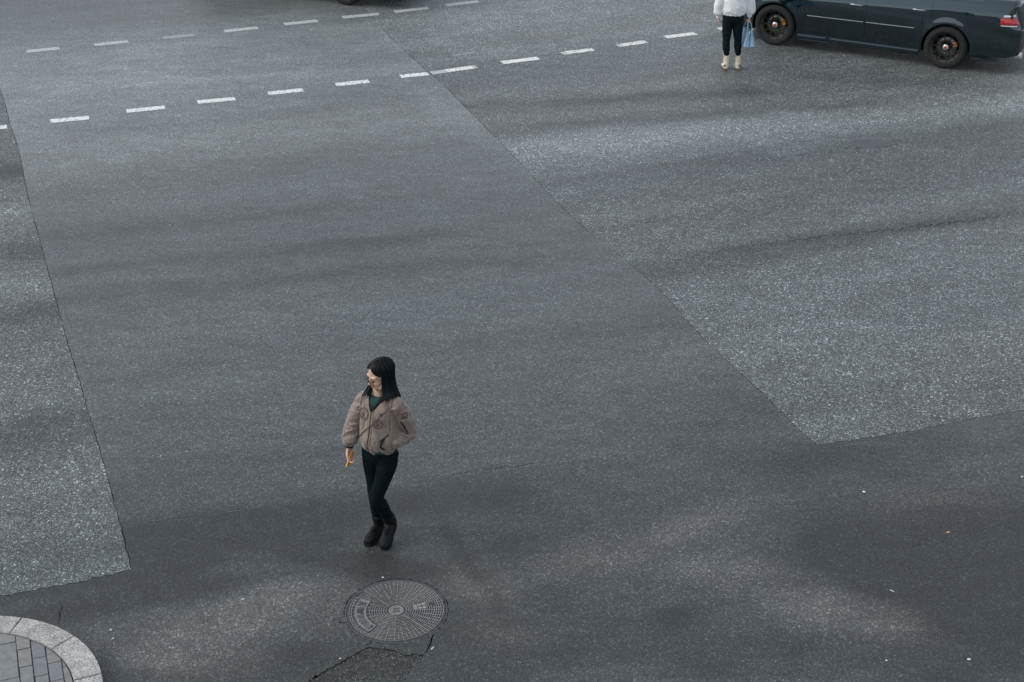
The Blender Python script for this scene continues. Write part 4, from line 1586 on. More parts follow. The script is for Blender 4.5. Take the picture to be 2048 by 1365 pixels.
def hair_mesh(c, F, k, part, zend, flare, front_l, front_r, seed=3, strands=130, hang=Vector((0, 0, -1))):
    """parted straight hair: grooved sheets over the skull that hang below it"""
    rnd = random.Random(seed)
    R0 = (.112, .088, .106)
    cen = (-.016, 0, .030)

    def hairline(phi):
        d = math.degrees(phi) - (9 if part > 0 else 0)        # the hairline peaks at the parting
        lim = front_l if d > 0 else front_r
        if abs(d) >= lim: return None
        t = abs(d) / lim
        return math.radians(46 + 46 * (t ** .8 if d > 0 else t ** 1.3))

    def pt(phi, t, off=0.0):
        """t in 0..1 over the skull to its widest line, then hanging"""
        hl = hairline(phi)
        amax = math.radians(96)
        if hl is not None:
            al = hl * min(1, t)
            hangl = 0
        else:
            al = min(amax, t * 2.2 * amax)
            hangl = max(0, (t - 1 / 2.2)) / (1 - 1 / 2.2)
        s, cc = math.sin(al), math.cos(al)
        f = cen[0] + (R0[0] + off) * s * math.cos(phi)
        l = cen[1] + (R0[1] + off) * s * math.sin(phi) + part * cc * cc
        u = cen[2] + (R0[2] + off) * cc - .005 * math.exp(-((al - .5) / .3) ** 2) * math.exp(-((phi - .16) / .10) ** 2)
        p = c + F @ V(f, l, u) * k
        if hangl:
            o = (F @ V(math.cos(phi), math.sin(phi), 0)) * k
            o.z = 0
            z1 = zend + .02 * math.sin(phi * 3 + seed)
            drop = max(0, p.z - z1)
            p = p + hang * drop * hangl + o * flare * (hangl ** 1.5) - o * .012 * math.sin(hangl * math.pi)
        return p
    bm = bmesh.new()
    NP, NT = 200, 30
    jit = [rnd.gauss(0, .0010) + .0022 * noise.noise(V(i * .35, seed, 0)) for i in range(NP)]
    end = [rnd.uniform(.90, 1.0) for _ in range(NP)]
    rows = []
    for layer in (0, 1):
        g = []
        for i in range(NP):
            phi = -math.pi + 2 * math.pi * i / NP
            col = []
            for q in range(NT + 1):
                t = q / NT
                off = jit[i] * min(1, t * 2) - (.010 if layer else 0)
                tt = t * (end[i] if hairline(phi) is None else 1)
                col.append(bm.verts.new(pt(phi, tt, off / 1)))
            g.append(col)
        rows.append(g)
    for layer, g in enumerate(rows):
        for i in range(NP):
            a, b = g[i], g[(i + 1) % NP]
            pa, pb = -math.pi + 2 * math.pi * i / NP, -math.pi + 2 * math.pi * (i + 1) / NP
            full = (hairline(pa) is None) == (hairline(pb) is None)
            for q in range(NT):
                if not full and q > 12: break
                bm.faces.new((a[q], b[q], b[q + 1], a[q + 1]))
    for i in range(NP):
        for q in (NT,):
            a, b = rows[0][i], rows[0][(i + 1) % NP]
            x, y = rows[1][i], rows[1][(i + 1) % NP]
            pa, pb = -math.pi + 2 * math.pi * i / NP, -math.pi + 2 * math.pi * (i + 1) / NP
            if (hairline(pa) is None) == (hairline(pb) is None):
                bm.faces.new((a[q], b[q], y[q], x[q]))
    # single locks riding on the sheets
    for _ in range(strands):
        phi = rnd.uniform(-math.pi, math.pi)
        hl = hairline(phi)
        r = rnd.uniform(.0010, .0022)
        o0 = rnd.uniform(.0, .003)
        dp = rnd.gauss(0, .09)
        ts = np.linspace(.03, 1.0, 13)
        pts = []
        for t in ts:
            ph = phi + dp * t
            if (hairline(ph) is None) != (hl is None): ph = phi
            p = pt(ph, min(1.0, t * (1.02 if hl is None else 1)), o0)
            pts.append((*p, r * (1 - .75 * t ** 4) * min(1, .25 + t * 2.5)))
        bm_tube(bm, pts, n=5, sub=2)
    return bm


def fold(p, n, amp, f=(9, 9, 22), seed=0.0):
    q = Vector((p.x * f[0] + seed, p.y * f[1], p.z * f[2]))
    a = noise.noise(q)
    b = noise.noise(q * 2.3 + Vector((7, 3, 1)))
    return amp * ((1 - abs(a) * 2.2) * .7 + b * .5)


# ---- the walking woman ------------------------------------------------------
F0 = G(757, 1088)
WOMAN = empty('person', F0)
tag(WOMAN, 'long haired woman in glasses and taupe bomber jacket striding above the manhole cover', 'person')
FW = V(-.42, -.907, 0).normalized()           # chest
LF = V(.907, -.42, 0).normalized()            # her left
SHR, SHL = V(-.076, .135, 1.235), V(.190, .012, 1.255)
ELR, WRR = V(-.163, .140, .995), V(-.200, .095, .838)
ELL, WRL = V(.275, .085, .985), V(.150, -.020, .940)
NECK = V(.050, .080, 1.285)
HIPR, HIPL = V(-.030, .125, .765), V(.108, .062, .775)
KNR, ANR = V(-.020, .095, .420), V(-.010, .155, .085)
KNL, ANL = V(.006, -.055, .455), V(.098, .070, .150)
HC = V(.066, .070, 1.478)
HF = frame(V(-.800, -.585, -.24), V(0, 0, 1))

bm = bmesh.new()
head_shapes(bm, HC, HF)
bm_tube(bm, [(*(NECK + V(0, .01, .05)), .048), (*(NECK + V(0, 0, -.02)), .052), (*(NECK + V(0, 0, -.06)), .06)], n=14)
bm_tube(bm, [(.052, .085, 1.225, .09, .06), (.05, .085, 1.10, .12, .085), (.045, .08, .95, .105, .08), (.042, .085, .82, .12, .09), (.04, .085, .75, .11, .085)], side=LF, n=16)
for a, b, c in ((SHR, ELR, WRR), (SHL, ELL, WRL)):
    bm_tube(bm, [(*a.lerp(b, .15), .036), (*(a.lerp(b, .5)), .036), (*b, .033), (*(b.lerp(c, .5)), .031), (*c, .022)], n=10)
for a, b, c in ((HIPR, KNR, ANR), (HIPL, KNL, ANL)):
    bm_tube(bm, [(*(a + V(0, 0, .03)), .065), (*(a.lerp(b, .5)), .056), (*b, .043), (*(b.lerp(c, .35)), .042), (*c, .030)], n=12)
for a, t in ((ANR, V(-.090, -.03, .05)), (ANL, V(.045, -.085, .055))):
    bm_tube(bm, [(*a, .026), (*(a + (t - a) * .35 + V(0, 0, -.018)), .018), (*(a + (t - a) * .7 + V(0, 0, -.014)), .012)], n=10)
# right hand, hanging, fingers closed round the phone
HD = V(-.06, -.10, -1).normalized()
HS = V(-.30, -.92, .08).normalized()
HN = HD.cross(HS).normalized()
if HN.x < 0: HN = -HN
hand_shapes(bm, WRR + HD * .012, HD, HN, HS, (.45, .75, .6), .98)
hand_shapes(bm, WRL + V(-.01, .03, .0), V(-.75, .25, -.5), V(.3, .9, -.1), V(0, 0, 1), (.3, .4, .3), .85)
body = link('body', remesh(bm, .0042, 3, .5), M_SKIN, WOMAN, True)

face_parts(WOMAN, HC, HF)
# round wire glasses
bm = bmesh.new()
def hat(f, l, u): return HC + HF @ V(f, l, u)
for s in (-1, 1):
    pts = []
    for i in range(22):
        a = 2 * math.pi * i / 22
        pts.append((*hat(.104 - .006 * abs(.030 + .026 * math.cos(a)) / .05, s * (.031 + .026 * math.cos(a)), -.006 + .024 * math.sin(a)), .0021))
    bm_tube(bm, pts, n=6, sub=1, closed=True)
    bm_tube(bm, [(*hat(.099, s * .057, .004), .0016), (*hat(.06, s * .072, .004), .0016), (*hat(-.01, s * .082, .000), .0016)], n=6)
bm_tube(bm, [(*hat(.104, -.006, .002), .0017), (*hat(.107, 0, .005), .0017), (*hat(.104, .006, .002), .0017)], n=6)
GL = obj('glasses', bm, M_WIRE, WOMAN, True)
M_LENS = bpy.data.materials.new('clear lens')
M_LENS.use_nodes = True
_p = M_LENS.node_tree.nodes['Principled BSDF']
_p.inputs['Base Color'].default_value = (.96, .92, .82, 1)
_p.inputs['Transmission Weight'].default_value = 1.0
_p.inputs['Roughness'].default_value = .02
_p.inputs['IOR'].default_value = 1.05
for s in (-1, 1):
    bm = bmesh.new()
    vs = [bm.verts.new(hat(.1035 - .006 * abs(.030 + .0245 * math.cos(a)) / .05, s * (.031 + .0245 * math.cos(a)), -.006 + .0225 * math.sin(a))) for a in np.linspace(0, 2 * math.pi, 22, endpoint=False)]
    f = bm.faces.new(vs)
    r = bmesh.ops.extrude_face_region(bm, geom=[f])
    for v in [q for q in r['geom'] if isinstance(q, bmesh.types.BMVert)]: v.co += HF @ V(.0015, 0, 0)
    obj('lens', bm, M_LENS, GL)

hb = hair_mesh(HC, HF, 1.0, .022, 1.282, .036, 55, 84, 3)
obj('hair', hb, M_HAIR, WOMAN, True)
# a lock falling in front of her far shoulder
bm = bmesh.new()
for i in range(20):
    r = random.Random(i)
    a = hat(-.005 + r.gauss(0, .012), -.070, -.060)
    e = V(-.052 + r.gauss(0, .012), .035 + r.gauss(0, .014), 1.318 + r.gauss(0, .012))
    bm_tube(bm, [(*a, .005), (*(a.lerp(e, .5) + V(-.010, -.008, 0)), .0055), (*e, .0015)], n=5, sub=3)
tag(obj('front_lock', bm, M_HAIR, WOMAN, True), kind='stuff')

# trousers
bm = bmesh.new()
bm_tube(bm, [(.046, .080, .900, .128, .098), (.042, .085, .830, .136, .108), (.040, .088, .775, .128, .102), (.040, .090, .735, .095, .085)], side=LF, n=20)
bm_tube(bm, [(*(HIPR + V(.004, 0, .03)), .078, .082), (*HIPR.lerp(KNR, .25), .074, .078), (*HIPR.lerp(KNR, .6), .061, .064), (*KNR, .051, .054), (*KNR.lerp(ANR, .3), .050, .054), (*KNR.lerp(ANR, .65), .044, .046), (*KNR.lerp(ANR, .86), .040, .041)], side=LF, n=16)
bm_tube(bm, [(*(HIPL + V(-.004, 0, .03)), .078, .084), (*(HIPL.lerp(KNL, .25) + V(.006, 0, 0)), .075, .080), (*(HIPL.lerp(KNL, .6) + V(.004, 0, 0)), .062, .066), (*(KNL + V(0, -.006, .01)), .052, .056), (*(KNL.lerp(ANL, .25) + V(.006, .008, 0)), .051, .055), (*(KNL.lerp(ANL, .6) + V(.004, .004, 0)), .045, .047), (*KNL.lerp(ANL, .86), .040, .041)], side=LF, n=16)
me = remesh(bm, .006, 4, .5, lambda p, n: fold(p, n, .0028, (10, 10, 38)) * (1.5 if abs(p.z - .45) < .09 or p.z > .72 else .8))
link('trousers', me, M_PANTS, WOMAN, True)


def boot(an, toe, heel_z, shaft_dir, name='boot'):
    """lace-up ankle boot; an = ankle, toe = tip of the sole"""
    d = (toe - an); d.z = 0; d.normalize()
    sd = V(-d.y, d.x, 0)
    heel = V(an.x, an.y, 0) - d * .050 + V(0, 0, heel_z)
    tip = toe
    ax = (tip - heel)
    up = ax.normalized().cross(sd)
    if up.z < 0: up = -up
    L = ax.length
    a1 = ax.normalized()
    bm = bmesh.new()
    bm_tube(bm, [(*(heel + a1 * .030 + up * .060), .036, .040), (*(heel + a1 * L * .35 + up * .058), .040, .040), (*(heel + a1 * L * .60 + up * .048), .044, .032), (*(heel + a1 * L * .80 + up * .042), .045, .028), (*(heel + a1 * L * .93 + up * .038), .034, .020)], side=sd, n=16)
    bm_tube(bm, [(*(heel + a1 * .042 + up * .055), .038, .045), (*(an + shaft_dir * .00), .043, .048), (*(an + shaft_dir * .075), .050, .054), (*(an + shaft_dir * .085), .048, .052)], side=sd, n=16)
    b = link(name, remesh(bm, .0045, 3, .5, lambda p, n: fold(p, n, .0018, (40, 40, 55))), M_BOOT, WOMAN, True)
    bm = bmesh.new()
    outl = []
    for t, w in ((0.0, .020), (.04, .033), (.20, .038), (.42, .036), (.62, .045), (.78, .049), (.92, .040), (.985, .020)):
        outl.append((t, w))
    ring_ = [heel + a1 * (L * t) + sd * w for t, w in outl] + [heel + a1 * (L * t) - sd * w for t, w in outl[::-1]]
    lo = [bm.verts.new(p) for p in ring_]
    hi = [bm.verts.new(p + up * .028) for p in ring_]
    n = len(ring_)
    bm.faces.new(lo[::-1]); bm.faces.new(hi)
    for i in range(n): bm.faces.new((lo[i], lo[(i + 1) % n], hi[(i + 1) % n], hi[i]))
    obj('sole', bm, M_SOLE, b)
    bm = bmesh.new()
    for k in range(5):
        c = (heel + a1 * L * (.62 - .06 * k) + up * (.083 + .010 * k)) if k < 3 else (an + shaft_dir * (.02 + .025 * (k - 3)) + d * .052)
        for s in (-1, 1):
            bm_tube(bm, [(*(c - sd * .018 * s), .003), (*(c + up * .004 + d * .004), .003), (*(c + sd * .018 * s + a1 * -.012), .003)], n=5, sub=2)
    tag(obj('laces', bm, M_SOLE, b, True), kind='stuff')
    return b


boot(V(-.004, .150, .100), V(-.085, -.045, .004), .003, (KNR - ANR).normalized())
boot(V(.100, .080, .150), V(.050, -.100, .006), .105, (KNL - ANL).normalized())

# bomber jacket: body and both sleeves in one
bm = bmesh.new()
bm_tube(bm, [(.052, .090, 1.272, .050, .046), (.052, .086, 1.258, .115, .078), (.052, .084, 1.215, .152, .102), (.053, .078, 1.120, .152, .122), (.052, .070, 1.030, .156, .132), (.048, .066, .965, .160, .138), (.044, .068, .915, .156, .132), (.044, .072, .885, .142, .118)], side=LF, n=24)
bm_tube(bm, [(*(SHR + V(.02, -.006, .004)), .060, .062), (*SHR.lerp(ELR, .35), .062, .066), (*SHR.lerp(ELR, .8), .058, .062), (*ELR, .058, .062), (*ELR.lerp(WRR, .4), .060, .062), (*ELR.lerp(WRR, .66), .058, .060), (*ELR.lerp(WRR, .80), .045, .047)], side=LF, n=16)
bm_tube(bm, [(*(SHL + V(-.02, .008, .004)), .060, .062), (*SHL.lerp(ELL, .35), .064, .066), (*SHL.lerp(ELL, .8), .060, .064), (*ELL, .060, .062), (*ELL.lerp(WRL, .35), .060, .062), (*ELL.lerp(WRL, .7), .056, .058), (*ELL.lerp(WRL, 1.0), .046, .048)], side=V(0, 0, 1), n=16)


ARMS = ((SHR, ELR), (ELR, WRR), (SHL, ELL), (ELL, WRL))


def jfold(p, n):
    """drape: upright soft folds on the body, creases across the sleeves, gathers at the hem"""
    best, along, k = 9, 0, 0
    for i, (a, b) in enumerate(ARMS):
        d = b - a
        t = max(0, min(1, (p - a).dot(d) / d.length_squared))
        q = (p - (a + d * t)).length
        if q < best: best, along, k = q, t * d.length, i
    torso = (p - V(.050, .075, p.z))
    inb = abs(torso.dot(LF)) / .165
    arm = 1 if (best < .078 and inb > .80) else 0
    w = .0020 * noise.noise(p * 40)
    if arm:
        base = .0080 if k % 2 == 0 else .0115
        v = noise.noise(V(along * 24 + k * 5 + n.x * .7, n.y * 1.3 + k, n.z * 1.3))
        v2 = noise.noise(V(along * 46 + k * 3 + n.z, n.x * 2, n.y * 2 + 4))
        w += base * (1 - 2.6 * abs(v)) + .0026 * v2
        w += .0035 * noise.noise(p * 17)
    else:
        v = noise.noise(V(torso.dot(LF) * 17 + p.z * 3.0, torso.dot(FW) * 9, p.z * 4.2))
        w += .0105 * (1 - 2.6 * abs(v)) + .0050 * noise.noise(V(p.x * 26 + p.z * 9, p.y * 20, p.z * 11))
        if p.z < .98:
            w += .0050 * (1 - 2.4 * abs(noise.noise(V(math.atan2(torso.y, torso.x) * 5.5, p.z * 6, 2)))) * min(1, (.98 - p.z) / .07)
    return w


me = remesh(bm, .0052, 3, .5, jfold)
JK = link('jacket', me, M_JACKET, WOMAN, True)
BV = bvh_of(JK)


def onto(p, dirv=None, off=.0025, bv=None):
    """drop a point onto the cloth from outside"""
    dirv = dirv or FW
    o = p + dirv * .5
    hit = (bv or BV).ray_cast(o, -dirv)
    if hit[0] is None: return p.copy(), dirv.copy()
    n = hit[1]
    if n.dot(dirv) < 0: n = -n
    return hit[0] + n * off, n


def line_on(name, pts, r, m, parent, dirv=None, sub=6, off=.001, flat=.6):
    P = spline([tuple(p) for p in pts], sub)
    rows = []
    for p in P:
        q, n = onto(Vector(p), dirv, off)
        rows.append((*q, r, r * flat))
    bm = bmesh.new()
    bm_tube(bm, rows, n=6, sub=1)
    return obj(name, bm, m, parent, True)


def body_pt(s, z):
    """point on the chest plane: s metres to her left of the zip line"""
    return V(.052, .08, z) + LF * s


# collar, hem, cuffs
NAP = (-.008, 1.212)                       # where the zip starts
bm = bmesh.new()
g = []
for i in range(9):
    t = i / 8
    z = 1.302 + (NAP[1] - 1.302) * t
    row = []
    for k in range(9):
        w = -.052 + (NAP[0] + .052) * t + (.096 * (1 - t)) * k / 8
        q, n = onto(body_pt(w, min(z, 1.280)), FW, .006)
        if z > 1.280: q = q + V(0, 0, z - 1.280) - FW * (z - 1.280) * .8
        row.append(bm.verts.new(q))
    g.append(row)
for r0, r1 in zip(g[:-1], g[1:]):
    for k in range(8): bm.faces.new((r0[k], r0[k + 1], r1[k + 1], r1[k]))
r = bmesh.ops.extrude_face_region(bm, geom=bm.faces[:])
for v in [q for q in r['geom'] if isinstance(q, bmesh.types.BMVert)]: v.co -= FW * .012
bmesh.ops.remove_doubles(bm, verts=bm.verts[:], dist=.0004)
obj('shirt', bm, M_SHIRT, WOMAN, True)
bm = bmesh.new()
NKC = V(.050, .078, 1.300)
cl = []
for s_, z in ((NAP[0], NAP[1]), (.012, 1.238), (.032, 1.264), (.050, 1.286)):
    q, n = onto(body_pt(s_, min(z, 1.275)), FW, .004)
    cl.append((*(q + V(0, 0, max(0, z - 1.275)) - FW * max(0, z - 1.275) * .6), .015 if s_ > 0 else .010, .008))
for a in np.linspace(math.radians(62), math.radians(298), 12):
    cl.append((*(NKC + FW * (.064 * math.cos(a)) + LF * (.070 * math.sin(a)) + V(0, 0, .012)), .018, .010))
for s_, z in ((-.056, 1.286), (-.040, 1.264), (-.024, 1.238), (NAP[0] - .002, NAP[1])):
    q, n = onto(body_pt(s_, min(z, 1.275)), FW, .004)
    cl.append((*(q + V(0, 0, max(0, z - 1.275)) - FW * max(0, z - 1.275) * .6), .015 if s_ < -.02 else .010, .008))
bm_tube(bm, cl, side=(0, 0, 1), n=8, sub=3)
obj('collar', bm, M_RIBK, JK, True)
bm = bmesh.new()
hm = []
for i in range(40):
    a = 2 * math.pi * i / 40
    hm.append((*(V(.044, .075, .862) + FW * (.106 * math.cos(a)) + LF * (.132 * math.sin(a))), .020, .012))
bm_tube(bm, hm, side=(0, 0, 1), n=8, sub=1, closed=True)
obj('hem_band', bm, M_RIBT, JK, True)
bm = bmesh.new()
for a, b, in ((ELR.lerp(WRR, .76), WRR + HD * .010),):
    bm_tube(bm, [(*a, .036, .036), (*a.lerp(b, .3), .035, .034), (*a.lerp(b, .95), .033, .031), (*b, .030, .029)], side=LF, n=16)
obj('cuff', bm, M_RIBK, JK, True)
# zip with its flap, running down and a little to her right
line_on('zip', [body_pt(-.008, 1.210), body_pt(-.010, 1.15), body_pt(-.014, 1.07), body_pt(-.022, .99), body_pt(-.035, .93), body_pt(-.040, .885)], .0042, M_ZIP, JK)
line_on('zip_flap', [body_pt(.006, 1.208), body_pt(.008, 1.15), body_pt(.004, 1.07), body_pt(-.004, .99), body_pt(-.016, .93), body_pt(-.022, .885)], .0045, M_SEAM, JK)
# sleeve seams
line_on('seam', [SHL + V(-.035, -.03, .035), SHL + V(-.048, -.05, -.03), SHL + V(-.050, -.04, -.12), SHL + V(-.045, -.04, -.20)], .0018, M_ZIP, JK)
line_on('seam', [SHR + V(.035, -.02, .035), SHR + V(.050, -.05, -.03), SHR + V(.045, -.05, -.12), SHR + V(.035, -.04, -.20)], .0018, M_ZIP, JK)
# hand pocket: dark welt and stitched flap on her left side
line_on('pocket_welt', [body_pt(.095, 1.000), body_pt(.080, .970), body_pt(.074, .935), body_pt(.094, .905)], .0085, M_RIBK, JK, off=.002)
line_on('pocket_fold', [body_pt(.125, 1.032), body_pt(.100, 1.010), body_pt(.066, .980)], .0050, M_RIBK, JK, off=.001)
line_on('pocket_flap', [body_pt(.060, .972), body_pt(.052, .940), body_pt(.060, .908), body_pt(.082, .898)], .0032, M_SEAM, JK, off=.002)
line_on('sleeve_zip', [SHL.lerp(ELL, .48) + V(-.015, -.06, .0), SHL.lerp(ELL, .70) + V(-.010, -.06, 0), SHL.lerp(ELL, .92) + V(-.008, -.06, -.01)], .0065, M_RIBK, JK, V(-.1, -1, 0).normalized(), off=.002)


def patch_disc(s, z, r, dirv, marks, shape='round'):
    """sewn badge lying on the cloth: disc, stitched rim and its marks"""
    c, n = onto(s if isinstance(s, Vector) else body_pt(s, z), dirv)
    r_ = V(0, 0, 1).cross(n).normalized()
    u_ = n.cross(r_)
    bm = bmesh.new()
    NA = 28

    def lay(x, y, off):
        return onto(c + r_ * x + u_ * y, n, off)[0]
    if shape == 'round':
        rim = [(r * math.cos(2 * math.pi * i / NA), r * math.sin(2 * math.pi * i / NA)) for i in range(NA)]
    else:
        rim = []
        for (x0, y0), (x1, y1) in zip(((-r, -r * .6), (r, -r * .6), (r, r * .6), (-r, r * .6)), ((r, -r * .6), (r, r * .6), (-r, r * .6), (-r, -r * .6))):
            rim += [(x0 + (x1 - x0) * t, y0 + (y1 - y0) * t) for t in (0, .25, .5, .75)]
    cv = bm.verts.new(lay(0, 0, .004))
    last = None
    for f in (.33, .66, 1.0):
        rg = [bm.verts.new(lay(x * f, y * f, .004 if f < 1 else .003)) for x, y in rim]
        n_ = len(rg)
        for i in range(n_):
            if last is None: bm.faces.new((cv, rg[i], rg[(i + 1) % n_]))
            else: bm.faces.new((last[i], rg[i], rg[(i + 1) % n_], last[(i + 1) % n_]))
        last = rg
    pd = obj('badge_patch', bm, M_PATCH, JK, True)
    bm = bmesh.new()
    bm_tube(bm, [(*lay(x, y, .004), .0028) for x, y in rim], n=6, sub=2, closed=True)
    obj('stitched_rim', bm, M_THREAD, pd, True)
    bm = bmesh.new()
    for mk in marks:
        P = spline([(x * r, y * r, w) for x, y, w in mk], 4)
        bm_tube(bm, [(*lay(p[0], p[1], .005), max(.0008, p[2]), .0012) for p in P], n=6, sub=1)
    tag(obj('embroidery', bm, M_THREAD, pd, True), kind='stuff')


# large badge: a winged figure over an inner arc; small badge: branching strokes
patch_disc(-.078, 1.165, .046, FW, [[(-.55, .55, .002), (0, .78, .002), (.55, .55, .002)], [(-.35, .30, .003), (-.05, .05, .006), (.30, -.05, .003)], [(.20, .40, .002), (0, .05, .004), (-.30, -.40, .003)], [(.45, .15, .002), (.1, .1, .003), (-.25, .15, .002)], [(-.1, -.2, .002), (.3, -.35, .002), (.5, -.2, .001)], [(-.55, -.55, .002), (0, -.78, .002), (.55, -.55, .002)]])
patch_disc(.047, 1.120, .034, FW, [[(.05, .75, .002), (0, .2, .003), (.1, -.6, .003)], [(-.5, -.2, .003), (-.25, -.45, .005), (0, -.1, .003)], [(.45, .45, .002), (.35, -.1, .003), (.05, -.5, .002)], [(-.3, .4, .001), (-.1, .1, .002)]])
patch_disc(SHL.lerp(ELL, .30) + V(.01, -.05, .0), 0, .030, V(.30, -.93, .2).normalized(), [[(-.5, .2, .0016), (.5, .2, .0016)], [(-.5, 0, .0016), (.3, 0, .0016)], [(-.2, -.25, .003), (.2, -.3, .004), (.6, -.1, .001)]], 'rect')

# phone in her right hand
bm = bmesh.new()
bm_box(bm, (0, 0, 0), (.010, .066, .128), bev=.004)
PH = obj('phone', bm, mat('amber phone case', (.80, .36, .045), .4, var=.06, coat=.3), loc=F0 + WRR + HD * .105 + HN * .014)
fz = V(-.34, -.30, -.90).normalized()
fx = (HN - fz * HN.dot(fz)).normalized()
PH.rotation_euler = Matrix((fx, fz.cross(fx), fz)).transposed().to_euler()
tag(PH, 'amber yellow phone held in the walking woman\'s lowered hand', 'phone')

# small bag worn across the chest, pouch behind her hip
BAG = empty('crossbody_bag', F0)
tag(BAG, 'thin brown strap of the bag slung across the taupe jacket', 'bag')
pts = [V(.155, .03, 1.29), V(.130, .0, 1.235), body_pt(.060, 1.185), body_pt(.020, 1.130), body_pt(-.030, 1.075), body_pt(-.075, 1.025), body_pt(-.110, .985), body_pt(-.140, .945)]
P = spline([tuple(p) for p in pts], 5)
bm = bmesh.new()
rows = []
for p in P:
    q, n = onto(Vector(p), FW, .0035)
    rows.append((*q, .0075, .0028))
back = [V(-.105, .130, .93), V(-.08, .20, .96), V(.02, .215, 1.06), V(.12, .19, 1.20), V(.165, .10, 1.30)]
bm_tube(bm, rows + [(*p, .0075, .0028) for p in back], side=(.6, -.3, .75), n=6, sub=1)
obj('strap', bm, M_STRAP, BAG, True)
bm = bmesh.new()
bm_box(bm, (0, 0, 0), (.17, .05, .12), bev=.015)
o = obj('pouch', bm, M_STRAP, BAG)
o.location = (-.055, .225, .905)
o.rotation_euler = (0, 0, math.radians(-40))
bm = bmesh.new()
bm_ball(bm, onto(body_pt(.068, 1.192))[0], (.010, .006, .012))
obj('buckle', bm, M_RIBK, BAG, True)

# ---- the woman in white ------------------------------------------------------
M_WHITE = mat('white padded nylon', (.72, .73, .74), .6, var=.06, scale=12, bump=.2, bscale=50)
M_DENIM = mat('black skinny denim', (.0045, .011, .0135), .92, var=.3, scale=45, bump=.3, spec=.10)
M_CREAM = mat('cream boot leather', (.58, .53, .41), .5, var=.12, scale=18)
M_CREAM2 = mat('cream boot foot', (.66, .62, .52), .45, var=.08)
M_HEEL = mat('brown heel', (.13, .085, .045), .6, var=.2)
M_REDT = mat('red thread', (.48, .07, .06), .7)
M_PURT = mat('plum thread', (.09, .035, .075), .7)
M_BLUE = mat('light blue bag leather', (.27, .43, .57), .45, var=.10, scale=20)
M_BLUED = mat('blue bag gusset', (.15, .28, .42), .5, var=.1)
M_GOLD = mat('pale gold fitting', (.75, .66, .48), .25, .9, var=.05)
M_SILV = mat('silver fitting', (.75, .75, .74), .25, .9, var=.05)

F1 = G(1465, 141)
W2 = empty('person', F1)
tag(W2, 'woman seen from behind in a white padded jacket, standing beside the dark saloon', 'person')
bm = bmesh.new()
HC2 = V(-.04, .02, 1.50)
HF2 = frame(V(.05, 1, -.05))
head_shapes(bm, HC2, HF2)
bm_tube(bm, [(-.035, .0, 1.34, .15, .09), (-.035, 0, 1.15, .14, .10), (-.04, 0, .95, .13, .10), (-.045, 0, .80, .14, .11)], side=(1, 0, 0), n=16)
SA, EA, WA = V(-.20, 0, 1.30), V(-.255, -.01, 1.04), V(-.262, .02, .80)
SB, EB, WB = V(.13, 0, 1.30), V(.185, -.01, 1.04), V(.196, .01, .815)
for a, b, c in ((SA, EA, WA), (SB, EB, WB)):
    bm_tube(bm, [(*a, .045), (*b, .036), (*c, .025)], n=10)
KA2, KB2 = V(-.118, .01, .44), V(.048, .012, .44)
AA2, AB2 = V(-.104, .02, .09), V(.075, .02, .09)
for h, k_, a in ((V(-.125, 0, .80), KA2, AA2), (V(.035, 0, .80), KB2, AB2)):
    bm_tube(bm, [(*h, .07), (*k_, .046), (*a, .033)], n=12)
    bm_tube(bm, [(*a, .033), (*(a + V(0, .06, -.05)), .03), (*(a + V(0, .13, -.065)), .022)], n=10)
hand_shapes(bm, WA + V(0, 0, -.005), V(.25, .25, -1), V(.9, .3, .2), V(-.2, .95, .1), (.7, .9, .7), .85)
hand_shapes(bm, WB + V(0, 0, -.005), V(.02, .05, -1), V(-.9, .2, .1), V(.15, .98, .0), (1.1, 1.2, .9), .95)
link('body', remesh(bm, .005, 3), M_SKIN, W2, True)
face_parts(W2, HC2, HF2)
obj('hair', hair_mesh(HC2, HF2, 1.0, 0.0, 1.33, .075, 60, 60, 8, 90), M_HAIR, W2, True)
# trousers
bm = bmesh.new()
bm_tube(bm, [(-.045, 0, .93, .145, .105), (-.045, -.005, .85, .158, .118), (-.045, -.005, .79, .152, .118), (-.045, 0, .75, .11, .09)], side=(1, 0, 0), n=20)
bm_tube(bm, [(-.120, -.006, .80, .080, .100), (-.122, -.004, .72, .080, .088), (-.122, 0, .60, .072, .076), (-.122, .005, .46, .055, .060), (-.118, -.004, .36, .054, .060), (-.110, .0, .29, .046, .050), (-.106, .005, .245, .041, .043)], side=(1, 0, 0), n=16)
bm_tube(bm, [(.030, -.006, .80, .080, .100), (.034, -.004, .72, .080, .088), (.038, 0, .60, .072, .076), (.049, .005, .46, .055, .060), (.054, -.004, .36, .054, .060), (.064, .0, .29, .046, .050), (.071, .005, .245, .041, .043)], side=(1, 0, 0), n=16)
link('trousers', remesh(bm, .0062, 2, .5, lambda p, n: fold(p, n, .0034, (7, 7, 46)) * (1.6 if .35 < p.z < .60 else .9)), M_DENIM, W2, True)
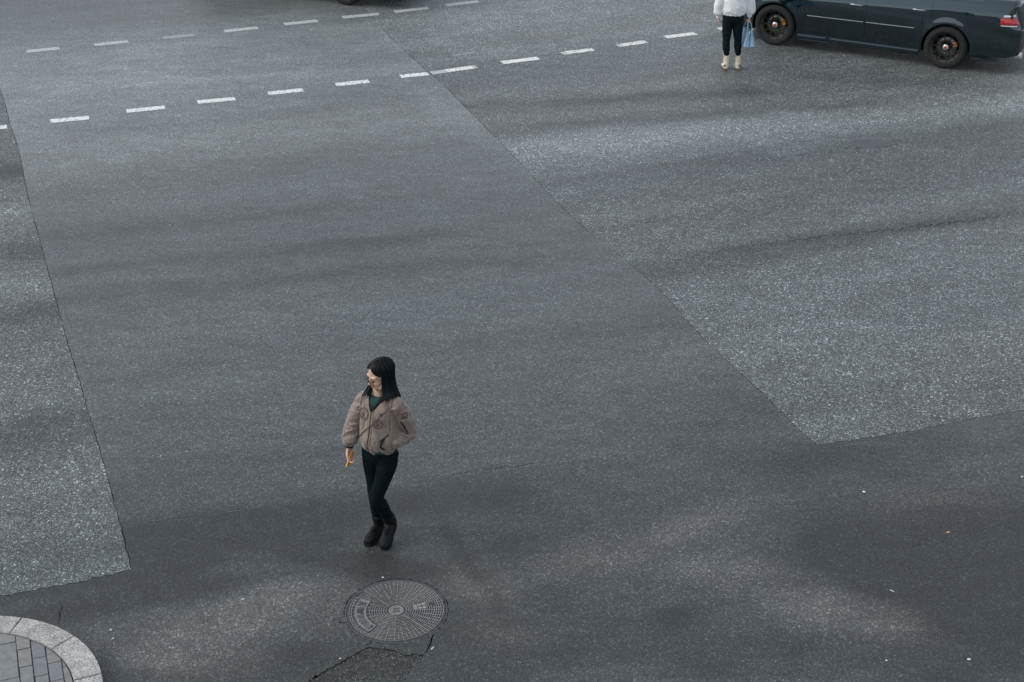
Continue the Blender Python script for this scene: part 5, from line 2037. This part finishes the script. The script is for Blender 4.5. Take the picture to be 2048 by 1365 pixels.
# jacket
bm = bmesh.new()
bm_tube(bm, [(-.035, 0, 1.40, .08, .07), (-.035, 0, 1.35, .165, .105), (-.035, 0, 1.25, .190, .130), (-.038, 0, 1.10, .190, .145), (-.040, 0, .98, .188, .150), (-.042, 0, .92, .186, .146), (-.043, 0, .884, .172, .132)], side=(1, 0, 0), n=24)
bm_tube(bm, [(*(SA + V(.03, 0, .01)), .075), (*SA.lerp(EA, .5), .078), (*EA, .074), (*(EA.lerp(WA, .4) + V(-.006, 0, 0)), .070), (*(EA.lerp(WA, .66) + V(-.006, 0, 0)), .064), (*EA.lerp(WA, .80), .046)], n=16)
bm_tube(bm, [(*(SB + V(-.03, 0, .01)), .075), (*SB.lerp(EB, .5), .078), (*EB, .076), (*(EB.lerp(WB, .4) + V(.008, 0, 0)), .074), (*(EB.lerp(WB, .68) + V(.008, 0, 0)), .066), (*EB.lerp(WB, .84), .046)], n=16)


def wfold(p, n):
    w = .010 * (1 - 2.4 * abs(noise.noise(V(p.x * 9 + p.z * 4, p.y * 8, p.z * 6)))) + .0025 * noise.noise(V(p.x * 20 + p.z * 12, p.y * 20, p.z * 24))
    if p.z < .95 and abs(p.x + .04) < .2: w += .0045 * math.sin(math.atan2(p.y, p.x + .04) * 24 + 5 * noise.noise(p * 8)) * min(1, (.95 - p.z) / .06)
    return w


JW = link('jacket', remesh(bm, .006, 2, .5, wfold), M_WHITE, W2, True)
bm = bmesh.new()
bm_tube(bm, [(*(V(-.043, 0, .872) + V(.160 * math.cos(a), .122 * math.sin(a), .004 * math.sin(a * 17))), .014, .012) for a in np.linspace(0, 2 * math.pi, 60, endpoint=False)], side=(0, 0, 1), n=8, sub=1, closed=True)
obj('hem_band', bm, M_WHITE, JW, True)
for e, w in ((EA, WA), (EB, WB)):
    bm = bmesh.new()
    bm_tube(bm, [(*e.lerp(w, .78), .040), (*e.lerp(w, .84), .036), (*e.lerp(w, .97), .034), (*e.lerp(w, 1.0), .030)], n=14)
    obj('cuff', bm, M_WHITE, JW, True)
bm = bmesh.new()
bm_tube(bm, [(*(V(-.035, .0, 1.41) + V(.075 * math.cos(a), .07 * math.sin(a), 0)), .030, .014) for a in np.linspace(0, 2 * math.pi, 28, endpoint=False)], side=(0, 0, 1), n=8, sub=1, closed=True)
obj('collar', bm, M_WHITE, JW, True)


def cream_boot(a, s):
    bm = bmesh.new()
    bm_tube(bm, [(a.x, a.y, .262, .045, .049), (a.x, a.y, .18, .046, .050), (a.x, a.y - .004, .12, .042, .048), (a.x, a.y - .008, .075, .042, .052), (a.x, a.y - .004, .045, .041, .054)], side=(1, 0, 0), n=16)
    shaft = link('boot', remesh(bm, .0045, 2, .5, lambda p, n: fold(p, n, .0022, (18, 18, 60))), M_CREAM, W2, True)
    bm = bmesh.new()
    bm_tube(bm, [(a.x, a.y - .038, .062, .036, .032), (a.x + s * .004, a.y + .03, .062, .042, .038), (a.x + s * .010, a.y + .10, .050, .043, .030), (a.x + s * .016, a.y + .155, .040, .034, .020)], side=(1, 0, 0), n=14)
    obj('foot', bm, M_CREAM2, shaft, True)
    bm = bmesh.new()
    bm_prism(bm, [(a.x - .034, a.y - .05), (a.x + .034, a.y - .05), (a.x + .036, a.y + .01), (a.x - .036, a.y + .01)], .0, .034, .003)
    obj('heel', bm, M_HEEL, shaft)
    bm = bmesh.new()
    bm_prism(bm, [(a.x - .038 + s * .004, a.y + .005), (a.x + .038 + s * .004, a.y + .005), (a.x + .046 + s * .010, a.y + .10), (a.x + .03 + s * .016, a.y + .175), (a.x - .03 + s * .016, a.y + .175), (a.x - .044 + s * .010, a.y + .10)], .004, .030)
    obj('sole', bm, M_HEEL, shaft)
    # embroidered flowers: red on the outer shaft, plum above the heel
    for (dx, dy, z, m_, r) in ((s * .040, -.022, .215, M_REDT, .014), (s * .043, -.014, .185, M_REDT, .011), (s * .018, -.056, .085, M_PURT, .014), (s * .030, -.050, .072, M_PURT, .011)):
        bm = bmesh.new()
        for k in range(5):
            t = 2 * math.pi * k / 5
            bm_ball(bm, (a.x + dx + r * .7 * math.cos(t) * (.5 if abs(dx) > .035 else 1), a.y + dy + .002, z + r * .8 * math.sin(t)), (r * .55, .006, r * .5), None, 8, 6)
        bm_ball(bm, (a.x + dx, a.y + dy, z), (r * .5, .008, r * .5), None, 8, 6)
        tag(obj('flower_stitching', bm, m_, shaft, True), kind='stuff')


cream_boot(V(-.104, .02, .09), -1)
cream_boot(V(.075, .02, .09), 1)

# handbag hanging from her right hand, its end turned to the footbridge
HBAG = empty('handbag', F1 + V(.190, .03, .385), math.radians(12))
tag(HBAG, 'light blue leather handbag hanging from the hand of the woman in white', 'handbag')
bm = bmesh.new()
BW, BD, TW, TD, BH = .150, .27, .060, .24, .235
lo = [(-BW / 2, -BD / 2), (BW / 2, -BD / 2), (BW / 2, BD / 2), (-BW / 2, BD / 2)]
rgs = []
for t in np.linspace(0, 1, 7):
    w = BW + (TW - BW) * t ** .85; d = BD + (TD - BD) * t
    g_ = .022 * math.sin(t * math.pi * .9)                        # gusset folds inwards
    rgs.append([bm.verts.new(p) for p in ((-w / 2, -d / 2, BH * t), (-w * .22, -d / 2 - .004 + g_ * .2, BH * t), (0, -d / 2 + g_ + .006, BH * t), (w * .22, -d / 2 - .004 + g_ * .2, BH * t), (w / 2, -d / 2, BH * t), (w / 2 + .004, 0, BH * t), (w / 2, d / 2, BH * t), (0, d / 2 - g_, BH * t), (-w / 2, d / 2, BH * t), (-w / 2 - .004, 0, BH * t))])
for a, b in zip(rgs[:-1], rgs[1:]):
    for k in range(10): bm.faces.new((a[k], a[(k + 1) % 10], b[(k + 1) % 10], b[k]))
bm.faces.new(rgs[0][::-1])
inner = [bm.verts.new(v.co * .92 + Vector((0, 0, -.05))) for v in rgs[-1]]
for k in range(10): bm.faces.new((rgs[-1][k], rgs[-1][(k + 1) % 10], inner[(k + 1) % 10], inner[k]))
bm.faces.new(inner)
obj('bag_body', bm, M_BLUE, HBAG)
bm = bmesh.new()
for s in (-1, 1):
    bm_tube(bm, [(s * BW / 2, -BD / 2 - .002, .0, .004), (s * (BW + (TW - BW) * .44) / 2, -BD / 2 + .006, BH * .5, .004), (s * TW / 2, -TD / 2 - .002, BH, .004)], n=6)
    bm_tube(bm, [(s * BW / 2, -BD / 2, .004, .005), (s * BW / 2, BD / 2, .004, .005)], n=6)
bm_tube(bm, [(-BW / 2, -BD / 2 - .001, .004, .005), (BW / 2, -BD / 2 - .001, .004, .005)], n=6)
bm_tube(bm, [(0, -BD / 2 + .003, .01, .004), (0, -BD / 2 + .022, BH * .55, .003), (0, -TD / 2 + .01, BH * .97, .003)], n=6)
tag(obj('piping', bm, M_BLUED, HBAG, True), kind='stuff')
for s in (-1, 1):
    bm = bmesh.new()
    bm_tube(bm, [(s * .034, -.085, BH * .80, .009, .005), (s * .033, -.075, BH + .03, .009, .005), (s * .022, -.03, BH + .115, .009, .006), (s * .016, 0, BH + .142, .009, .006), (s * .022, .03, BH + .115, .009, .006), (s * .033, .075, BH + .03, .009, .005), (s * .034, .085, BH * .80, .009, .005)], side=(0, 1, 0), n=8)
    obj('bag_handle', bm, M_BLUE, HBAG, True)
bm = bmesh.new()
bm_tube(bm, [(-.022, -TD / 2 - .008, BH + .004, .005), (-.018, -TD / 2 - .012, BH - .035, .007), (-.014, -TD / 2 - .012, BH - .060, .005)], n=8)
obj('clasp', bm, M_SILV, HBAG, True)
bm = bmesh.new()
bm_tube(bm, [(.010, -TD / 2 - .010, BH + .004, .005), (.026, -TD / 2 - .006, BH + .024, .006), (.040, -TD / 2 + .002, BH + .044, .004)], n=8)
obj('buckle', bm, M_GOLD, HBAG, True)
